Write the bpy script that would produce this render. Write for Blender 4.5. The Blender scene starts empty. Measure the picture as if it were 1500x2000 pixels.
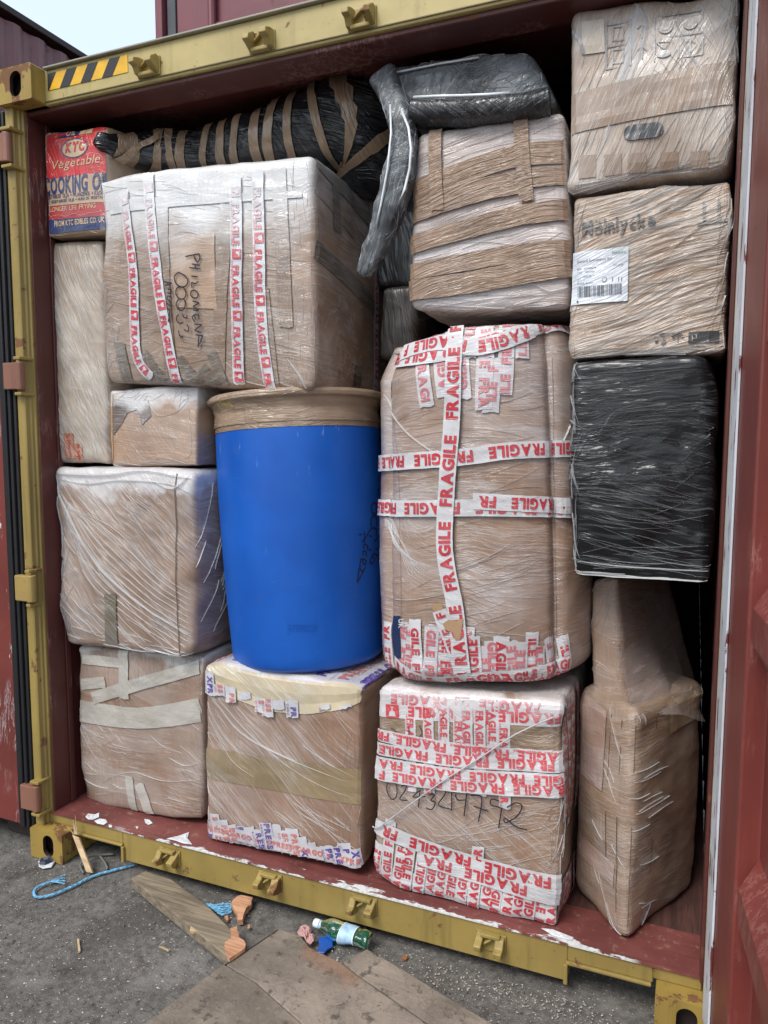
import bpy, bmesh, math, random
from mathutils import Vector, Matrix, noise
rad = math.radians
SC = bpy.context.scene
# ---------------------------------------------------------------- camera
CAM = Vector((2.32106, -2.03061, 1.61056)); YAW, PIT, ROL, FPX = 0.393394, -0.096235, 0.002577, 1463.8
_f = Vector((-math.sin(YAW)*math.cos(PIT), math.cos(YAW)*math.cos(PIT), math.sin(PIT)))
_r0 = Vector((math.cos(YAW), math.sin(YAW), 0)); _u0 = _r0.cross(_f)
_r = _r0*math.cos(ROL) + _u0*math.sin(ROL); _u = -_r0*math.sin(ROL) + _u0*math.cos(ROL)
cd = bpy.data.cameras.new('camera'); cam = bpy.data.objects.new('camera', cd); SC.collection.objects.link(cam)
M = Matrix((_r, _u, -_f)).transposed().to_4x4(); M.translation = CAM; cam.matrix_world = M
cd.sensor_fit = 'VERTICAL'; cd.sensor_height = 36; cd.lens = 36*FPX/2000; cd.clip_end = 500; cd.clip_start = .05
SC.camera = cam
# ---------------------------------------------------------------- overcast daylight
W = bpy.data.worlds.new('World'); SC.world = W; W.use_nodes = True
wn = W.node_tree; bgn = wn.nodes['Background']
sky = wn.nodes.new('ShaderNodeTexSky'); sky.sky_type = 'NISHITA'; sky.sun_disc = False
SUN_EL, SUN_AZ = rad(52), rad(200)      # azimuth clockwise from +y
sky.sun_elevation = SUN_EL; sky.sun_rotation = SUN_AZ; sky.dust_density = 4; sky.air_density = 1.2
mx = wn.nodes.new('ShaderNodeMix'); mx.data_type = 'RGBA'; mx.inputs[0].default_value = .62
wn.links.new(sky.outputs[0], mx.inputs[6]); mx.inputs[7].default_value = (6.8, 7.9, 9.1, 1)
wn.links.new(mx.outputs[2], bgn.inputs[0]); bgn.inputs[1].default_value = .1
sd = bpy.data.lights.new('sun', 'SUN'); sd.energy = 1.5; sd.angle = rad(25); sd.color = (1, .97, .92)
so = bpy.data.objects.new('sun', sd); SC.collection.objects.link(so)
_d = Vector((math.sin(SUN_AZ)*math.cos(SUN_EL), math.cos(SUN_AZ)*math.cos(SUN_EL), math.sin(SUN_EL)))
so.rotation_euler = _d.to_track_quat('Z', 'Y').to_euler(); so.location = (0, -3, 8)
SC.view_settings.view_transform = 'Standard'; SC.view_settings.look = 'None'; SC.view_settings.gamma = 1
SC.view_settings.exposure = 0.76
SC.cycles.max_bounces = 8; SC.cycles.transparent_max_bounces = 12

# ---------------------------------------------------------------- pixel helpers (photo pixels 1500 x 2000)
def ray(x, y): return _f + _r*((x-750)/FPX) - _u*((y-1000)/FPX)
def P(x, y, Y): d = ray(x, y); return CAM + d*((Y-CAM.y)/d.y)
def PZ(x, y, Z): d = ray(x, y); return CAM + d*((Z-CAM.z)/d.z)
def PX(x, y, X): d = ray(x, y); return CAM + d*((X-CAM.x)/d.x)
def proj(p):
    d = p-CAM; z = d.dot(_f); return (750+FPX*d.dot(_r)/z, 1000-FPX*d.dot(_u)/z)
def lerp(a, b, t): return a+(b-a)*t

# ---------------------------------------------------------------- materials
class G:
    def __init__(s, name):
        s.m = bpy.data.materials.new(name); s.m.use_nodes = True; s.t = s.m.node_tree
        s.b = s.t.nodes['Principled BSDF']; s.tc = s.t.nodes.new('ShaderNodeTexCoord')
        s.obj = s.tc.outputs['Object']
    def n(s, typ, attrs=None, **kw):
        n = s.t.nodes.new('ShaderNode'+typ)
        for k, v in (attrs or {}).items(): setattr(n, k, v)
        for k, v in kw.items():
            i = int(k[1:]) if k[0] == 'i' and k[1:].isdigit() else k.replace('_', ' ')
            s.put(n.inputs[i], v)
        return n
    def put(s, sock, v):
        if isinstance(v, bpy.types.NodeSocket): s.t.links.new(v, sock)
        elif isinstance(v, tuple) and len(v) == 3 and sock.type == 'RGBA': sock.default_value = v+(1,)
        else: sock.default_value = v
    def math(s, op, a, b=0.0, c=0.0, clamp=False):
        n = s.n('Math', {'operation': op, 'use_clamp': clamp}, i0=a, i1=b)
        if op in ('MULTIPLY_ADD',): s.put(n.inputs[2], c)
        return n.outputs[0]
    def vm(s, op, a, b): return s.n('VectorMath', {'operation': op}, i0=a, i1=b).outputs[0]
    def mix(s, f, a, b, bt='MIX'):
        n = s.n('Mix', {'data_type': 'RGBA', 'blend_type': bt, 'clamp_factor': True}, i0=f, i6=a, i7=b); return n.outputs[2]
    def noise(s, vec, scale, det=3, rough=.55, col=False, dist=0.0):
        n = s.n('TexNoise', None, Vector=vec, Scale=float(scale), Detail=float(det), Roughness=rough, Distortion=dist)
        return n.outputs['Color' if col else 'Fac']
    def step(s, v, a, b):
        n = s.n('MapRange', {'interpolation_type': 'SMOOTHSTEP'}, i0=v, i1=float(a), i2=float(b)); return n.outputs[0]
    def scale(s, vec, sc, off=(0, 0, 0), roty=0.0):
        if roty: vec = s.n('VectorRotate', {'rotation_type': 'Y_AXIS'}, Vector=vec, Angle=rad(roty)).outputs[0]
        v = s.vm('MULTIPLY', vec, tuple(sc)); return s.vm('ADD', v, tuple(off))
    def out(s, **kw):
        for k, v in kw.items(): s.put(s.b.inputs[k.replace('_', ' ')], v)
        return s.m
    def bump(s, h, strength=.5, dist=.002, normal=None):
        n = s.n('Bump', None, Strength=strength, Distance=dist, Height=h)
        if normal is not None: s.put(n.inputs['Normal'], normal)
        return n.outputs[0]

def plain(name, col, rough=.6, metal=0.0, var=.12, scale=20, bump=.0, alpha=1.0, coat=0.0):
    g = G(name); nz = g.noise(g.obj, scale, 4)
    c = g.mix(g.step(nz, .3, .7), tuple(x*(1-var) for x in col), tuple(min(1, x*(1+var)) for x in col))
    kw = dict(Base_Color=c, Roughness=rough, Metallic=metal, Alpha=alpha, Coat_Weight=coat)
    if bump: kw['Normal'] = g.bump(nz, bump, .003)
    return g.out(**kw)

def card_color(g, col, seed):
    """corrugated board: vertical flute lines, mottling and darker stains"""
    v = g.vm('ADD', g.obj, (seed*3.1, seed*1.7, seed*2.3))
    fl = g.noise(g.scale(v, (160, 160, 2.0)), 1, 2)
    mo = g.noise(v, 5, 5, .6); fi = g.noise(v, 60, 3)
    c = g.mix(g.step(mo, .32, .7), tuple(x*.80 for x in col), tuple(x*1.10 for x in col))
    c = g.mix(g.math('MULTIPLY', g.step(fl, .4, .75), .25), c, tuple(x*.62 for x in col))
    c = g.mix(g.math('MULTIPLY', g.step(fi, .5, .8), .18), c, tuple(x*1.25 for x in col))
    st = g.noise(g.vm('ADD', v, (7, 3, 1)), 2.3, 4, .6)
    return g.mix(g.math('MULTIPLY', g.step(st, .56, .7), .35), c, tuple(x*.6 for x in col))

def film(name, base, seed=0, angs=((0, 70, 1.0),), haze=.35, lines=.55, bump=.8, rough=.42, coat=.8, hz_scale=2.6, mask=(.42, .6),
         milk=(.72, .72, .73), k=22, top=None, folds=0.0, spec=.5):
    """surface wrapped in stretch film. base: rgb or fn(g)->socket. angs: (angle deg in the xz plane, lines per metre, weight)"""
    g = G(name)
    c0 = base(g) if callable(base) else g.mix(g.step(g.noise(g.obj, 9, 4), .3, .7), tuple(x*.85 for x in base), tuple(min(1, x*1.12) for x in base))
    v = g.vm('ADD', g.obj, (seed*1.37, seed*2.11, seed*.73))
    wc = g.noise(v, 2.1, 2, .5, col=True)
    w = g.vm('MULTIPLY', g.vm('SUBTRACT', wc, (.5, .5, .5)), (.16, .16, .16)); v2 = g.vm('ADD', v, w)
    L = None; H = None
    for i, (a, sc, wt) in enumerate(angs):
        q = g.scale(v2, (sc*.045, sc*.045, sc), (i*17.0, i*5.0, i*9.0), roty=-a)
        nz = g.noise(q, 1, 3, .6)
        r = g.math('MULTIPLY', g.math('ABSOLUTE', g.math('SUBTRACT', nz, .5)), float(k))
        r = g.math('SUBTRACT', 1.0, r, clamp=True)
        mk = g.step(g.noise(g.vm('ADD', v, (i*3.3+1, i*1.9, i*4.1)), 3.4, 3), *mask)
        li = g.math('MULTIPLY', g.math('MULTIPLY', r, mk), wt)
        hh = g.math('MULTIPLY_ADD', nz, g.math('MULTIPLY', mk, wt*1.4), li)
        L = li if L is None else g.math('ADD', L, li); H = hh if H is None else g.math('ADD', H, hh)
    fine = g.noise(v, 130, 2, .6)
    soft = g.noise(g.scale(v2, (5, 5, 26), (4, 1, 7), roty=-angs[0][0]), 1, 2, .45)
    hz = g.step(g.noise(g.vm('ADD', v2, (5, 5, 5)), hz_scale, 5, .62), .36, .72)
    hz = g.math('MULTIPLY', hz, haze*.82)
    # overlapping turns of film: broad bands with a crisp highlight line painted along the edge
    bz = g.n('SeparateXYZ', None, Vector=g.scale(g.vm('ADD', v, g.vm('MULTIPLY', g.vm('SUBTRACT', wc, (.5, .5, .5)), (.35, .35, .35))), (1, 1, 1), (0, 0, seed*.31), roty=-angs[0][0]*.55)).outputs[2]
    fr = g.math('FRACT', g.math('MULTIPLY', bz, 4.6)); band = g.step(fr, .46, .475)
    eg = g.math('SUBTRACT', 1.0, g.math('MULTIPLY', g.math('ABSOLUTE', g.math('SUBTRACT', fr, .468)), 70.0), clamp=True)
    bm = g.step(g.noise(g.vm('ADD', v, (9, 1, 4)), 2.2, 2), .42, .58)
    hz = g.math('ADD', hz, g.math('MULTIPLY', bm, g.math('MULTIPLY_ADD', eg, lines*.45, g.math('MULTIPLY', band, haze*.42+.015))))
    if top is not None:                     # extra film layers and painted glare above height top (object z), softly edged
        z = g.n('SeparateXYZ', None, Vector=v2).outputs[2]
        zo = g.math('SUBTRACT', z, seed*.73+top[0])
        tf = top[2]
        if len(top) > 3: tf = g.math('MULTIPLY', g.math('SUBTRACT', 1.0, g.step(g.n('SeparateXYZ', None, Vector=g.obj).outputs[0], top[3]-.03, top[3]+.02)), float(top[2]))
        hz = g.math('MAXIMUM', hz, g.math('MULTIPLY', g.step(g.math('ADD', zo, g.math('MULTIPLY', g.math('SUBTRACT', g.noise(v, 7, 3), .5), .25)), -top[1], top[1]), tf))
    fac = g.math('ADD', hz, g.math('MULTIPLY', L, lines*.72), clamp=True)
    c = g.mix(fac, c0, milk)  # milky film and its highlights, both painted into the base colour
    big = g.noise(g.scale(v2, (3, 3, 16), (2, 2, 2), roty=-angs[0][0]), 1, 3, .5)
    h = g.math('ADD', g.math('ADD', g.math('MULTIPLY', H, .7), g.math('MULTIPLY', fine, .2)), g.math('MULTIPLY', big, 1.6+folds))
    hc = g.math('ADD', g.math('MULTIPLY', soft, 3.2+folds), g.math('MULTIPLY', H, .5))
    nb = g.bump(h, bump*.8, .003); nc = g.bump(hc, min(1, bump*1.5), .008)
    return g.out(Base_Color=c, Roughness=rough, Normal=nb, Coat_Weight=coat, Coat_Roughness=.09, Coat_Normal=nc, Coat_IOR=1.55, Specular_IOR_Level=spec)

def steel(name, col, rust=.25, seed=0, rough=.45, dirt=.3, scratch=0.0, scratch_col=(.6, .6, .6), worn=None):
    g = G(name); v = g.vm('ADD', g.obj, (seed*2.7, seed*1.3, seed*.9))
    mo = g.noise(v, 3, 5, .6)
    c = g.mix(g.step(mo, .3, .7), tuple(x*.82 for x in col), tuple(x*1.08 for x in col))
    run = g.noise(g.scale(v, (22, 22, 1.6)), 1, 4, .6)
    c = g.mix(g.math('MULTIPLY', g.step(run, .5, .72), dirt), c, tuple(x*.45 for x in col))
    rn = g.noise(v, 11, 8, .68); rm = g.step(rn, .66-rust*.2, .70-rust*.2)
    c = g.mix(g.math('MULTIPLY', rm, .85), c, g.mix(g.noise(v, 40, 3), (.05, .022, .014), (.24, .09, .04)))
    sp = g.step(g.noise(v, 90, 2), .68, .74)
    c = g.mix(g.math('MULTIPLY', sp, .4), c, tuple(x*.35 for x in col))
    if scratch:
        q = g.scale(v, (30, 30, 5), dist_off(seed)); sn = g.noise(q, 1, 6, .7)
        s1 = g.math('SUBTRACT', 1.0, g.math('MULTIPLY', g.math('ABSOLUTE', g.math('SUBTRACT', sn, .5)), 34.0), clamp=True)
        mk = g.step(g.noise(v, 2.6, 3), .5, .6)
        c = g.mix(g.math('MULTIPLY', g.math('MULTIPLY', s1, mk), scratch), c, scratch_col)
    if worn:                                # flaking paint of another colour
        wc, th, sc3 = worn; wm = g.step(g.noise(g.scale(v, sc3), 1, 7, .66), th, th+.02)
        c = g.mix(wm, c, wc)
    r = g.math('MULTIPLY_ADD', rm, .35, rough)
    h = g.math('ADD', g.math('MULTIPLY', rn, .6), g.noise(v, 6, 3))
    return g.out(Base_Color=c, Roughness=r, Normal=g.bump(h, .35, .003))
def dist_off(s): return (s*1.1, s*2.2, s*.7)

def wood(name, a, b, axis=0, seed=0, rough=.8, ring=18):
    g = G(name); v = g.vm('ADD', g.obj, (seed*1.9, seed*.7, seed))
    sc = [70, 70, 70]; sc[axis] = 4
    gr = g.noise(g.scale(v, sc), 1, 4, .65, dist=.6); mo = g.noise(v, 6, 5, .6)
    c = g.mix(g.step(gr, .32, .68), a, b); c = g.mix(g.math('MULTIPLY', g.step(mo, .45, .75), .5), c, tuple(x*.5 for x in a))
    return g.out(Base_Color=c, Roughness=rough, Normal=g.bump(g.math('ADD', gr, mo), .6, .003))

CB = (.30, .20, .145)      # cardboard
BT = (.26, .165, .095)      # brown tape

# ---------------------------------------------------------------- object helpers
def tag(o, label=None, cat=None, group=None, kind=None):
    if label: o['label'] = label
    if cat: o['category'] = cat
    if group: o['group'] = group
    if kind: o['kind'] = kind
    return o
def thing(name, label, cat, loc=(0, 0, 0), group=None):
    o = bpy.data.objects.new(name, None); SC.collection.objects.link(o); o.location = loc; o.empty_display_size = .1
    return tag(o, label, cat, group)
def mesh(name, verts, faces, mats, parent=None, midx=None, smooth=False, world=True, label=None):
    off = parent.location if (parent is not None and world and parent.parent is None) else Vector()
    if parent is not None and parent.parent is not None and world: off = parent.parent.location + parent.location
    me = bpy.data.meshes.new(name); me.from_pydata([tuple(Vector(v)-off) for v in verts], [], faces)
    for m in (mats if isinstance(mats, (list, tuple)) else [mats]): me.materials.append(m)
    if midx: me.polygons.foreach_set('material_index', midx)
    if smooth: me.polygons.foreach_set('use_smooth', [True]*len(faces))
    me.update()
    o = bpy.data.objects.new(name, me); SC.collection.objects.link(o)
    if parent is not None: o.parent = parent
    if label: o['label'] = label
    return o
class MB:
    """bmesh collector"""
    def __init__(s): s.b = bmesh.new()
    def box(s, x0, x1, y0, y1, z0, z1, rot=None, org=None):
        vs = [s.b.verts.new((x, y, z)) for x in (x0, x1) for y in (y0, y1) for z in (z0, z1)]
        for f in ((0, 1, 3, 2), (4, 6, 7, 5), (0, 4, 5, 1), (2, 3, 7, 6), (0, 2, 6, 4), (1, 5, 7, 3)): s.b.faces.new([vs[i] for i in f])
        if rot is not None: bmesh.ops.rotate(s.b, verts=vs, cent=org or Vector(((x0+x1)/2, (y0+y1)/2, (z0+z1)/2)), matrix=rot)
        return s
    def prism(s, pts, vec):
        """polygon (3-D points) extruded by vec"""
        a = [s.b.verts.new(p) for p in pts]; c = [s.b.verts.new(Vector(p)+Vector(vec)) for p in pts]; n = len(a)
        s.b.faces.new(a); s.b.faces.new(c[::-1])
        for i in range(n): s.b.faces.new((a[i], c[i], c[(i+1) % n], a[(i+1) % n]))
        return s
    def tube(s, pts, r, n=8, cap=True, flat=1.0):
        rings = []; pts = [Vector(p) for p in pts]
        for i, p in enumerate(pts):
            d = (pts[min(i+1, len(pts)-1)]-pts[max(i-1, 0)]).normalized(); a = d.orthogonal().normalized() if abs(d.z) > .9 else d.cross(Vector((0, 0, 1))).normalized()
            c = d.cross(a); rr = r[i] if isinstance(r, (list, tuple)) else r
            rings.append([s.b.verts.new(p+(a*math.cos(2*math.pi*k/n)+c*math.sin(2*math.pi*k/n)*flat)*rr) for k in range(n)])
        for i in range(len(rings)-1):
            for k in range(n): s.b.faces.new((rings[i][k], rings[i][(k+1) % n], rings[i+1][(k+1) % n], rings[i+1][k]))
        if cap:
            s.b.faces.new(rings[0][::-1]); s.b.faces.new(rings[-1])
        return s
    def bevel(s, w=.003, seg=2, ang=30):
        bmesh.ops.recalc_face_normals(s.b, faces=s.b.faces)
        es = [e for e in s.b.edges if len(e.link_faces) == 2 and e.calc_face_angle(0) > rad(ang)]
        bmesh.ops.bevel(s.b, geom=es, offset=w, segments=seg, profile=.5, affect='EDGES', clamp_overlap=True); return s
    def rough(s, amp, sc):
        for v in s.b.verts: v.co += noise.noise_vector(v.co*sc)*amp
        return s
    def sub(s, cuts): bmesh.ops.subdivide_edges(s.b, edges=list(s.b.edges), cuts=cuts, use_grid_fill=True); return s
    def build(s, name, mats, parent=None, smooth=False, label=None):
        bmesh.ops.recalc_face_normals(s.b, faces=s.b.faces)
        off = Vector()
        if parent is not None: off = parent.location + (parent.parent.location if parent.parent else Vector())
        for v in s.b.verts: v.co -= off
        me = bpy.data.meshes.new(name); s.b.to_mesh(me); s.b.free()
        for m in (mats if isinstance(mats, (list, tuple)) else [mats]): me.materials.append(m)
        if smooth: me.polygons.foreach_set('use_smooth', [True]*len(me.polygons))
        o = bpy.data.objects.new(name, me); SC.collection.objects.link(o)
        if parent is not None: o.parent = parent
        if label: o['label'] = label
        return o

# ---------------------------------------------------------------- glyphs
_gc = {}
def glyph(ch, bold=.03):
    if (ch, bold) in _gc: return _gc[(ch, bold)]
    if ch == ' ': r = ([], [], .42)
    elif ch == '\x01':      # red square with a pale goblet
        r = ([(0, -.1), (1.05, -.1), (1.05, .95), (0, .95)], [(0, 1, 2, 3)], 1.3)
    else:
        c = bpy.data.curves.new('glyph', 'FONT'); c.body = ch; c.size = 1; c.offset = bold; c.resolution_u = 3
        o = bpy.data.objects.new('glyph', c); me = o.to_mesh()
        vs = [(v.co.x, v.co.y) for v in me.vertices]; fs = [tuple(p.vertices) for p in me.polygons]
        o.to_mesh_clear(); bpy.data.objects.remove(o); bpy.data.curves.remove(c)
        x0 = min(v[0] for v in vs); x1 = max(v[0] for v in vs); vs = [(v[0]-x0, v[1]) for v in vs]
        r = (vs, fs, x1-x0+.09)
    _gc[(ch, bold)] = r; return r
GOB = [(.25, .80), (.80, .80), (.74, .45), (.58, .36), (.56, .14), (.72, .06), (.33, .06), (.49, .14), (.47, .36), (.31, .45)]

# ---------------------------------------------------------------- surfaces
class Surf:
    lim = None
    def px(s, x, y, g=(0, 0)):
        a, b = g; e = .004
        best = None
        for it in range(40):
            X, Y = proj(s.S(a, b, 0)); X1, Y1 = proj(s.S(a+e, b, 0)); X2, Y2 = proj(s.S(a, b+e, 0))
            A, B, C, D = (X1-X)/e, (X2-X)/e, (Y1-Y)/e, (Y2-Y)/e; det = A*D-B*C
            if abs(det) < 1e-6: break
            rx, ry = x-X, y-Y; er = rx*rx+ry*ry
            if best is None or er < best[0]: best = (er, a, b)
            if er < .01: break
            da = (D*rx-B*ry)/det; db = (A*ry-C*rx)/det
            m = max(abs(da), abs(db)); k = min(1, (.12 if it < 8 else .03)/m) if m > 0 else 1
            a += da*k; b += db*k
            if s.lim: a = max(-s.lim[0], min(s.lim[0], a)); b = max(-s.lim[1], min(s.lim[1], b))
        return (best[1], best[2]) if best else (a, b)
class Box(Surf):
    def __init__(s, q, Y=.15, d=.5, r=.018, bulge=.01, wob=.006, rnd=None, seed=0, back=None, dv=None, pts=None, crump=1.0):
        """q: pixels bl, br, tr, tl of the front face, which stands at depth Y"""
        Ys = Y if isinstance(Y, (list, tuple)) else [Y]*4
        F = pts or [P(q[i][0], q[i][1], Ys[i]) for i in range(4)]
        F = [Vector(f) for f in F]
        dv = Vector(dv or (0, 1, 0)); Bk = back or [f+dv*d for f in F]
        s.F, s.B = F, [Vector(b) for b in Bk]
        s.w = ((F[1]-F[0]).length+(F[2]-F[3]).length)/2; s.h = ((F[3]-F[0]).length+(F[2]-F[1]).length)/2
        s.d = (s.B[0]-F[0]).length; s.r, s.bulge, s.wob, s.rnd, s.seed, s.cr = r, bulge, wob, rnd, seed, crump
        s.ex = ((F[1]-F[0])+(F[2]-F[3])).normalized(); s.ez = ((F[3]-F[0])+(F[2]-F[1])).normalized(); s.ey = (s.B[0]-F[0]).normalized()
        allp = s.F+s.B; s.base = Vector((sum(p.x for p in allp)/8, sum(p.y for p in allp)/8, min(p.z for p in allp)))
        s.lim = (s.w/2+(.16 if rnd else .004), s.h/2-.002)
        s.sv = Vector((seed*3.7, seed*1.9, seed*5.3)); s.hook = None
    def tri(s, a, b, c):
        f = lerp(lerp(s.F[0], s.F[1], a), lerp(s.F[3], s.F[2], a), c); k = lerp(lerp(s.B[0], s.B[1], a), lerp(s.B[3], s.B[2], a), c)
        return lerp(f, k, b)
    def cube(s, S, T):
        hw, hd, hh = s.w/2, s.d/2, s.h/2
        x, y, z = S, -hd, T
        if S > hw: x, y = hw, -hd+(S-hw)
        elif S < -hw: x, y = -hw, -hd+(-hw-S)
        if T > hh: z = hh; y = y+(T-hh) if abs(S) <= hw else y
        elif T < -hh: z = -hh; y = y+(-hh-T) if abs(S) <= hw else y
        return Vector((x, min(y, hd), z))
    def surf(s, p, off=0.0):
        if off > 0: off += s.wob*.22
        h = Vector((s.w/2, s.d/2, s.h/2)); r = s.r
        inn = Vector([max(-(h[i]-r), min(h[i]-r, p[i])) for i in range(3)])
        n = (p-inn)
        n = n.normalized() if n.length > 1e-9 else Vector((0, -1, 0))
        q = inn+n*r
        X, Y, Z = max(-1, min(1, q.x/h.x)), max(-1, min(1, q.y/h.y)), max(-1, min(1, q.z/h.z))
        bl = s.bulge*(abs(n.y)*(1-X*X)*(1-Z*Z)+abs(n.x)*(1-Y*Y)*(1-Z*Z)+abs(n.z)*(1-X*X)*(1-Y*Y)*.5)
        if s.rnd:
            m = max(abs(X), abs(Y)); e = s.rnd; k = m/max(1e-6, (abs(X)**e+abs(Y)**e)**(1/e)) if m > 0 else 1
            q = Vector((q.x*k, q.y*k, q.z)); side = 1-abs(n.z)
            n2 = Vector((abs(X)**(e-1)*(1 if X > 0 else -1)/h.x, abs(Y)**(e-1)*(1 if Y > 0 else -1)/h.y, 0))
            if n2.length > 0: n = (n2.normalized()*side+Vector((0, 0, n.z))).normalized()
        sv = s.sv
        nz = noise.noise(q*4+sv)*s.wob+noise.noise(q*13+sv)*s.wob*.45*s.cr
        cr = abs(noise.noise(Vector((q.x*7, q.y*7, q.z*30))+sv))*s.wob*.35*s.cr
        dsp = bl+nz+cr
        if s.cr > 0:       # knocked corners and softened edges
            e1, e2, e3 = abs(X)**7, abs(Y)**7, abs(Z)**7
            dsp -= (e1*e3+e2*e3+e1*e2)*max(0, noise.noise(q*6+s.sv*1.7)-.02)*.026
        if s.hook: dsp += s.hook(q, h)
        q = q+n*dsp
        P0 = s.tri(q.x/s.w+.5, q.y/s.d+.5, q.z/s.h+.5)
        return P0+(s.ex*n.x+s.ey*n.y+s.ez*n.z)*off
    def S(s, a, b, off=0.0): return s.surf(s.cube(a, b), off)
    def build(s, name, mat, parent, res=.014, label=None):
        h = (s.w/2, s.d/2, s.h/2); N = [max(4, int(2*h[i]/res)) for i in range(3)]
        def ticks(i):     # extra samples in the rounded edge
            n = N[i]; r = min(s.r, h[i]*.45); inner = [-(h[i]-r)+2*(h[i]-r)*k/n for k in range(n+1)]
            ed = [r*t for t in (.12, .35, .65)]
            return [-h[i]]+[-h[i]+e for e in ed]+inner+[h[i]-e for e in ed[::-1]]+[h[i]]
        T = [ticks(i) for i in range(3)]; idx = {}; vs = []; fs = []
        def V(i, j, k):
            key = (i, j, k)
            if key not in idx:
                idx[key] = len(vs); vs.append(s.surf(Vector((T[0][i], T[1][j], T[2][k]))))
            return idx[key]
        n0, n1, n2 = [len(t)-1 for t in T]
        for i in range(n0):
            for k in range(n2):
                fs.append((V(i, 0, k), V(i+1, 0, k), V(i+1, 0, k+1), V(i, 0, k+1))); fs.append((V(i, n1, k), V(i, n1, k+1), V(i+1, n1, k+1), V(i+1, n1, k)))
        for j in range(n1):
            for k in range(n2):
                fs.append((V(0, j, k), V(0, j, k+1), V(0, j+1, k+1), V(0, j+1, k))); fs.append((V(n0, j, k), V(n0, j+1, k), V(n0, j+1, k+1), V(n0, j, k+1)))
        for i in range(n0):
            for j in range(n1):
                fs.append((V(i, j, 0), V(i, j+1, 0), V(i+1, j+1, 0), V(i+1, j, 0))); fs.append((V(i, j, n2), V(i+1, j, n2), V(i+1, j+1, n2), V(i, j+1, n2)))
        return mesh(name, vs, fs, mat, parent, smooth=True, label=label)
class Cyl(Surf):
    def __init__(s, b, t, prof):
        """axis from b to t; prof: list of (height fraction, radius)"""
        s.b0, s.t0, s.prof = Vector(b), Vector(t), prof; s.L = (s.t0-s.b0).length; s.ax = (s.t0-s.b0).normalized()
        s.e1 = Vector((0, -1, 0)); s.e1 = (s.e1-s.ax*s.e1.dot(s.ax)).normalized(); s.e2 = s.e1.cross(s.ax).normalized()*-1
        s.R = max(p[1] for p in prof)
    def rr(s, z):
        f = z/s.L; p = s.prof
        if f <= p[0][0]: return p[0][1]
        for i in range(len(p)-1):
            if f <= p[i+1][0]:
                k = (f-p[i][0])/max(1e-9, p[i+1][0]-p[i][0]); return lerp(p[i][1], p[i+1][1], k)
        return p[-1][1]
    def S(s, a, b, off=0.0):
        th = a/s.R; d = s.e1*math.cos(th)+s.e2*math.sin(th)
        return s.b0+s.ax*b+d*(s.rr(b)+off)
    def lathe(s, name, mat, parent, z0, z1, n=72, m=40, off=0.0, caps=(True, True), wob=0.0, zs=None):
        vs = []; fs = []; zs = zs or [lerp(z0, z1, i/m) for i in range(m+1)]
        for z in zs:
            for k in range(n):
                a = 2*math.pi*k/n*s.R; p = s.S(a, z, off)
                if wob: p = p+(s.S(a, z, off+1)-p)*(noise.noise(Vector((math.cos(a/s.R)*4, math.sin(a/s.R)*4, z*40)))*wob)
                vs.append(p)
        for i in range(len(zs)-1):
            for k in range(n): fs.append((i*n+k, i*n+(k+1) % n, (i+1)*n+(k+1) % n, (i+1)*n+k))
        if caps[0]: fs.append(tuple(range(n))[::-1])
        if caps[1]: fs.append(tuple((len(zs)-1)*n+k for k in range(n)))
        return mesh(name, vs, fs, mat, parent, smooth=True)
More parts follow.
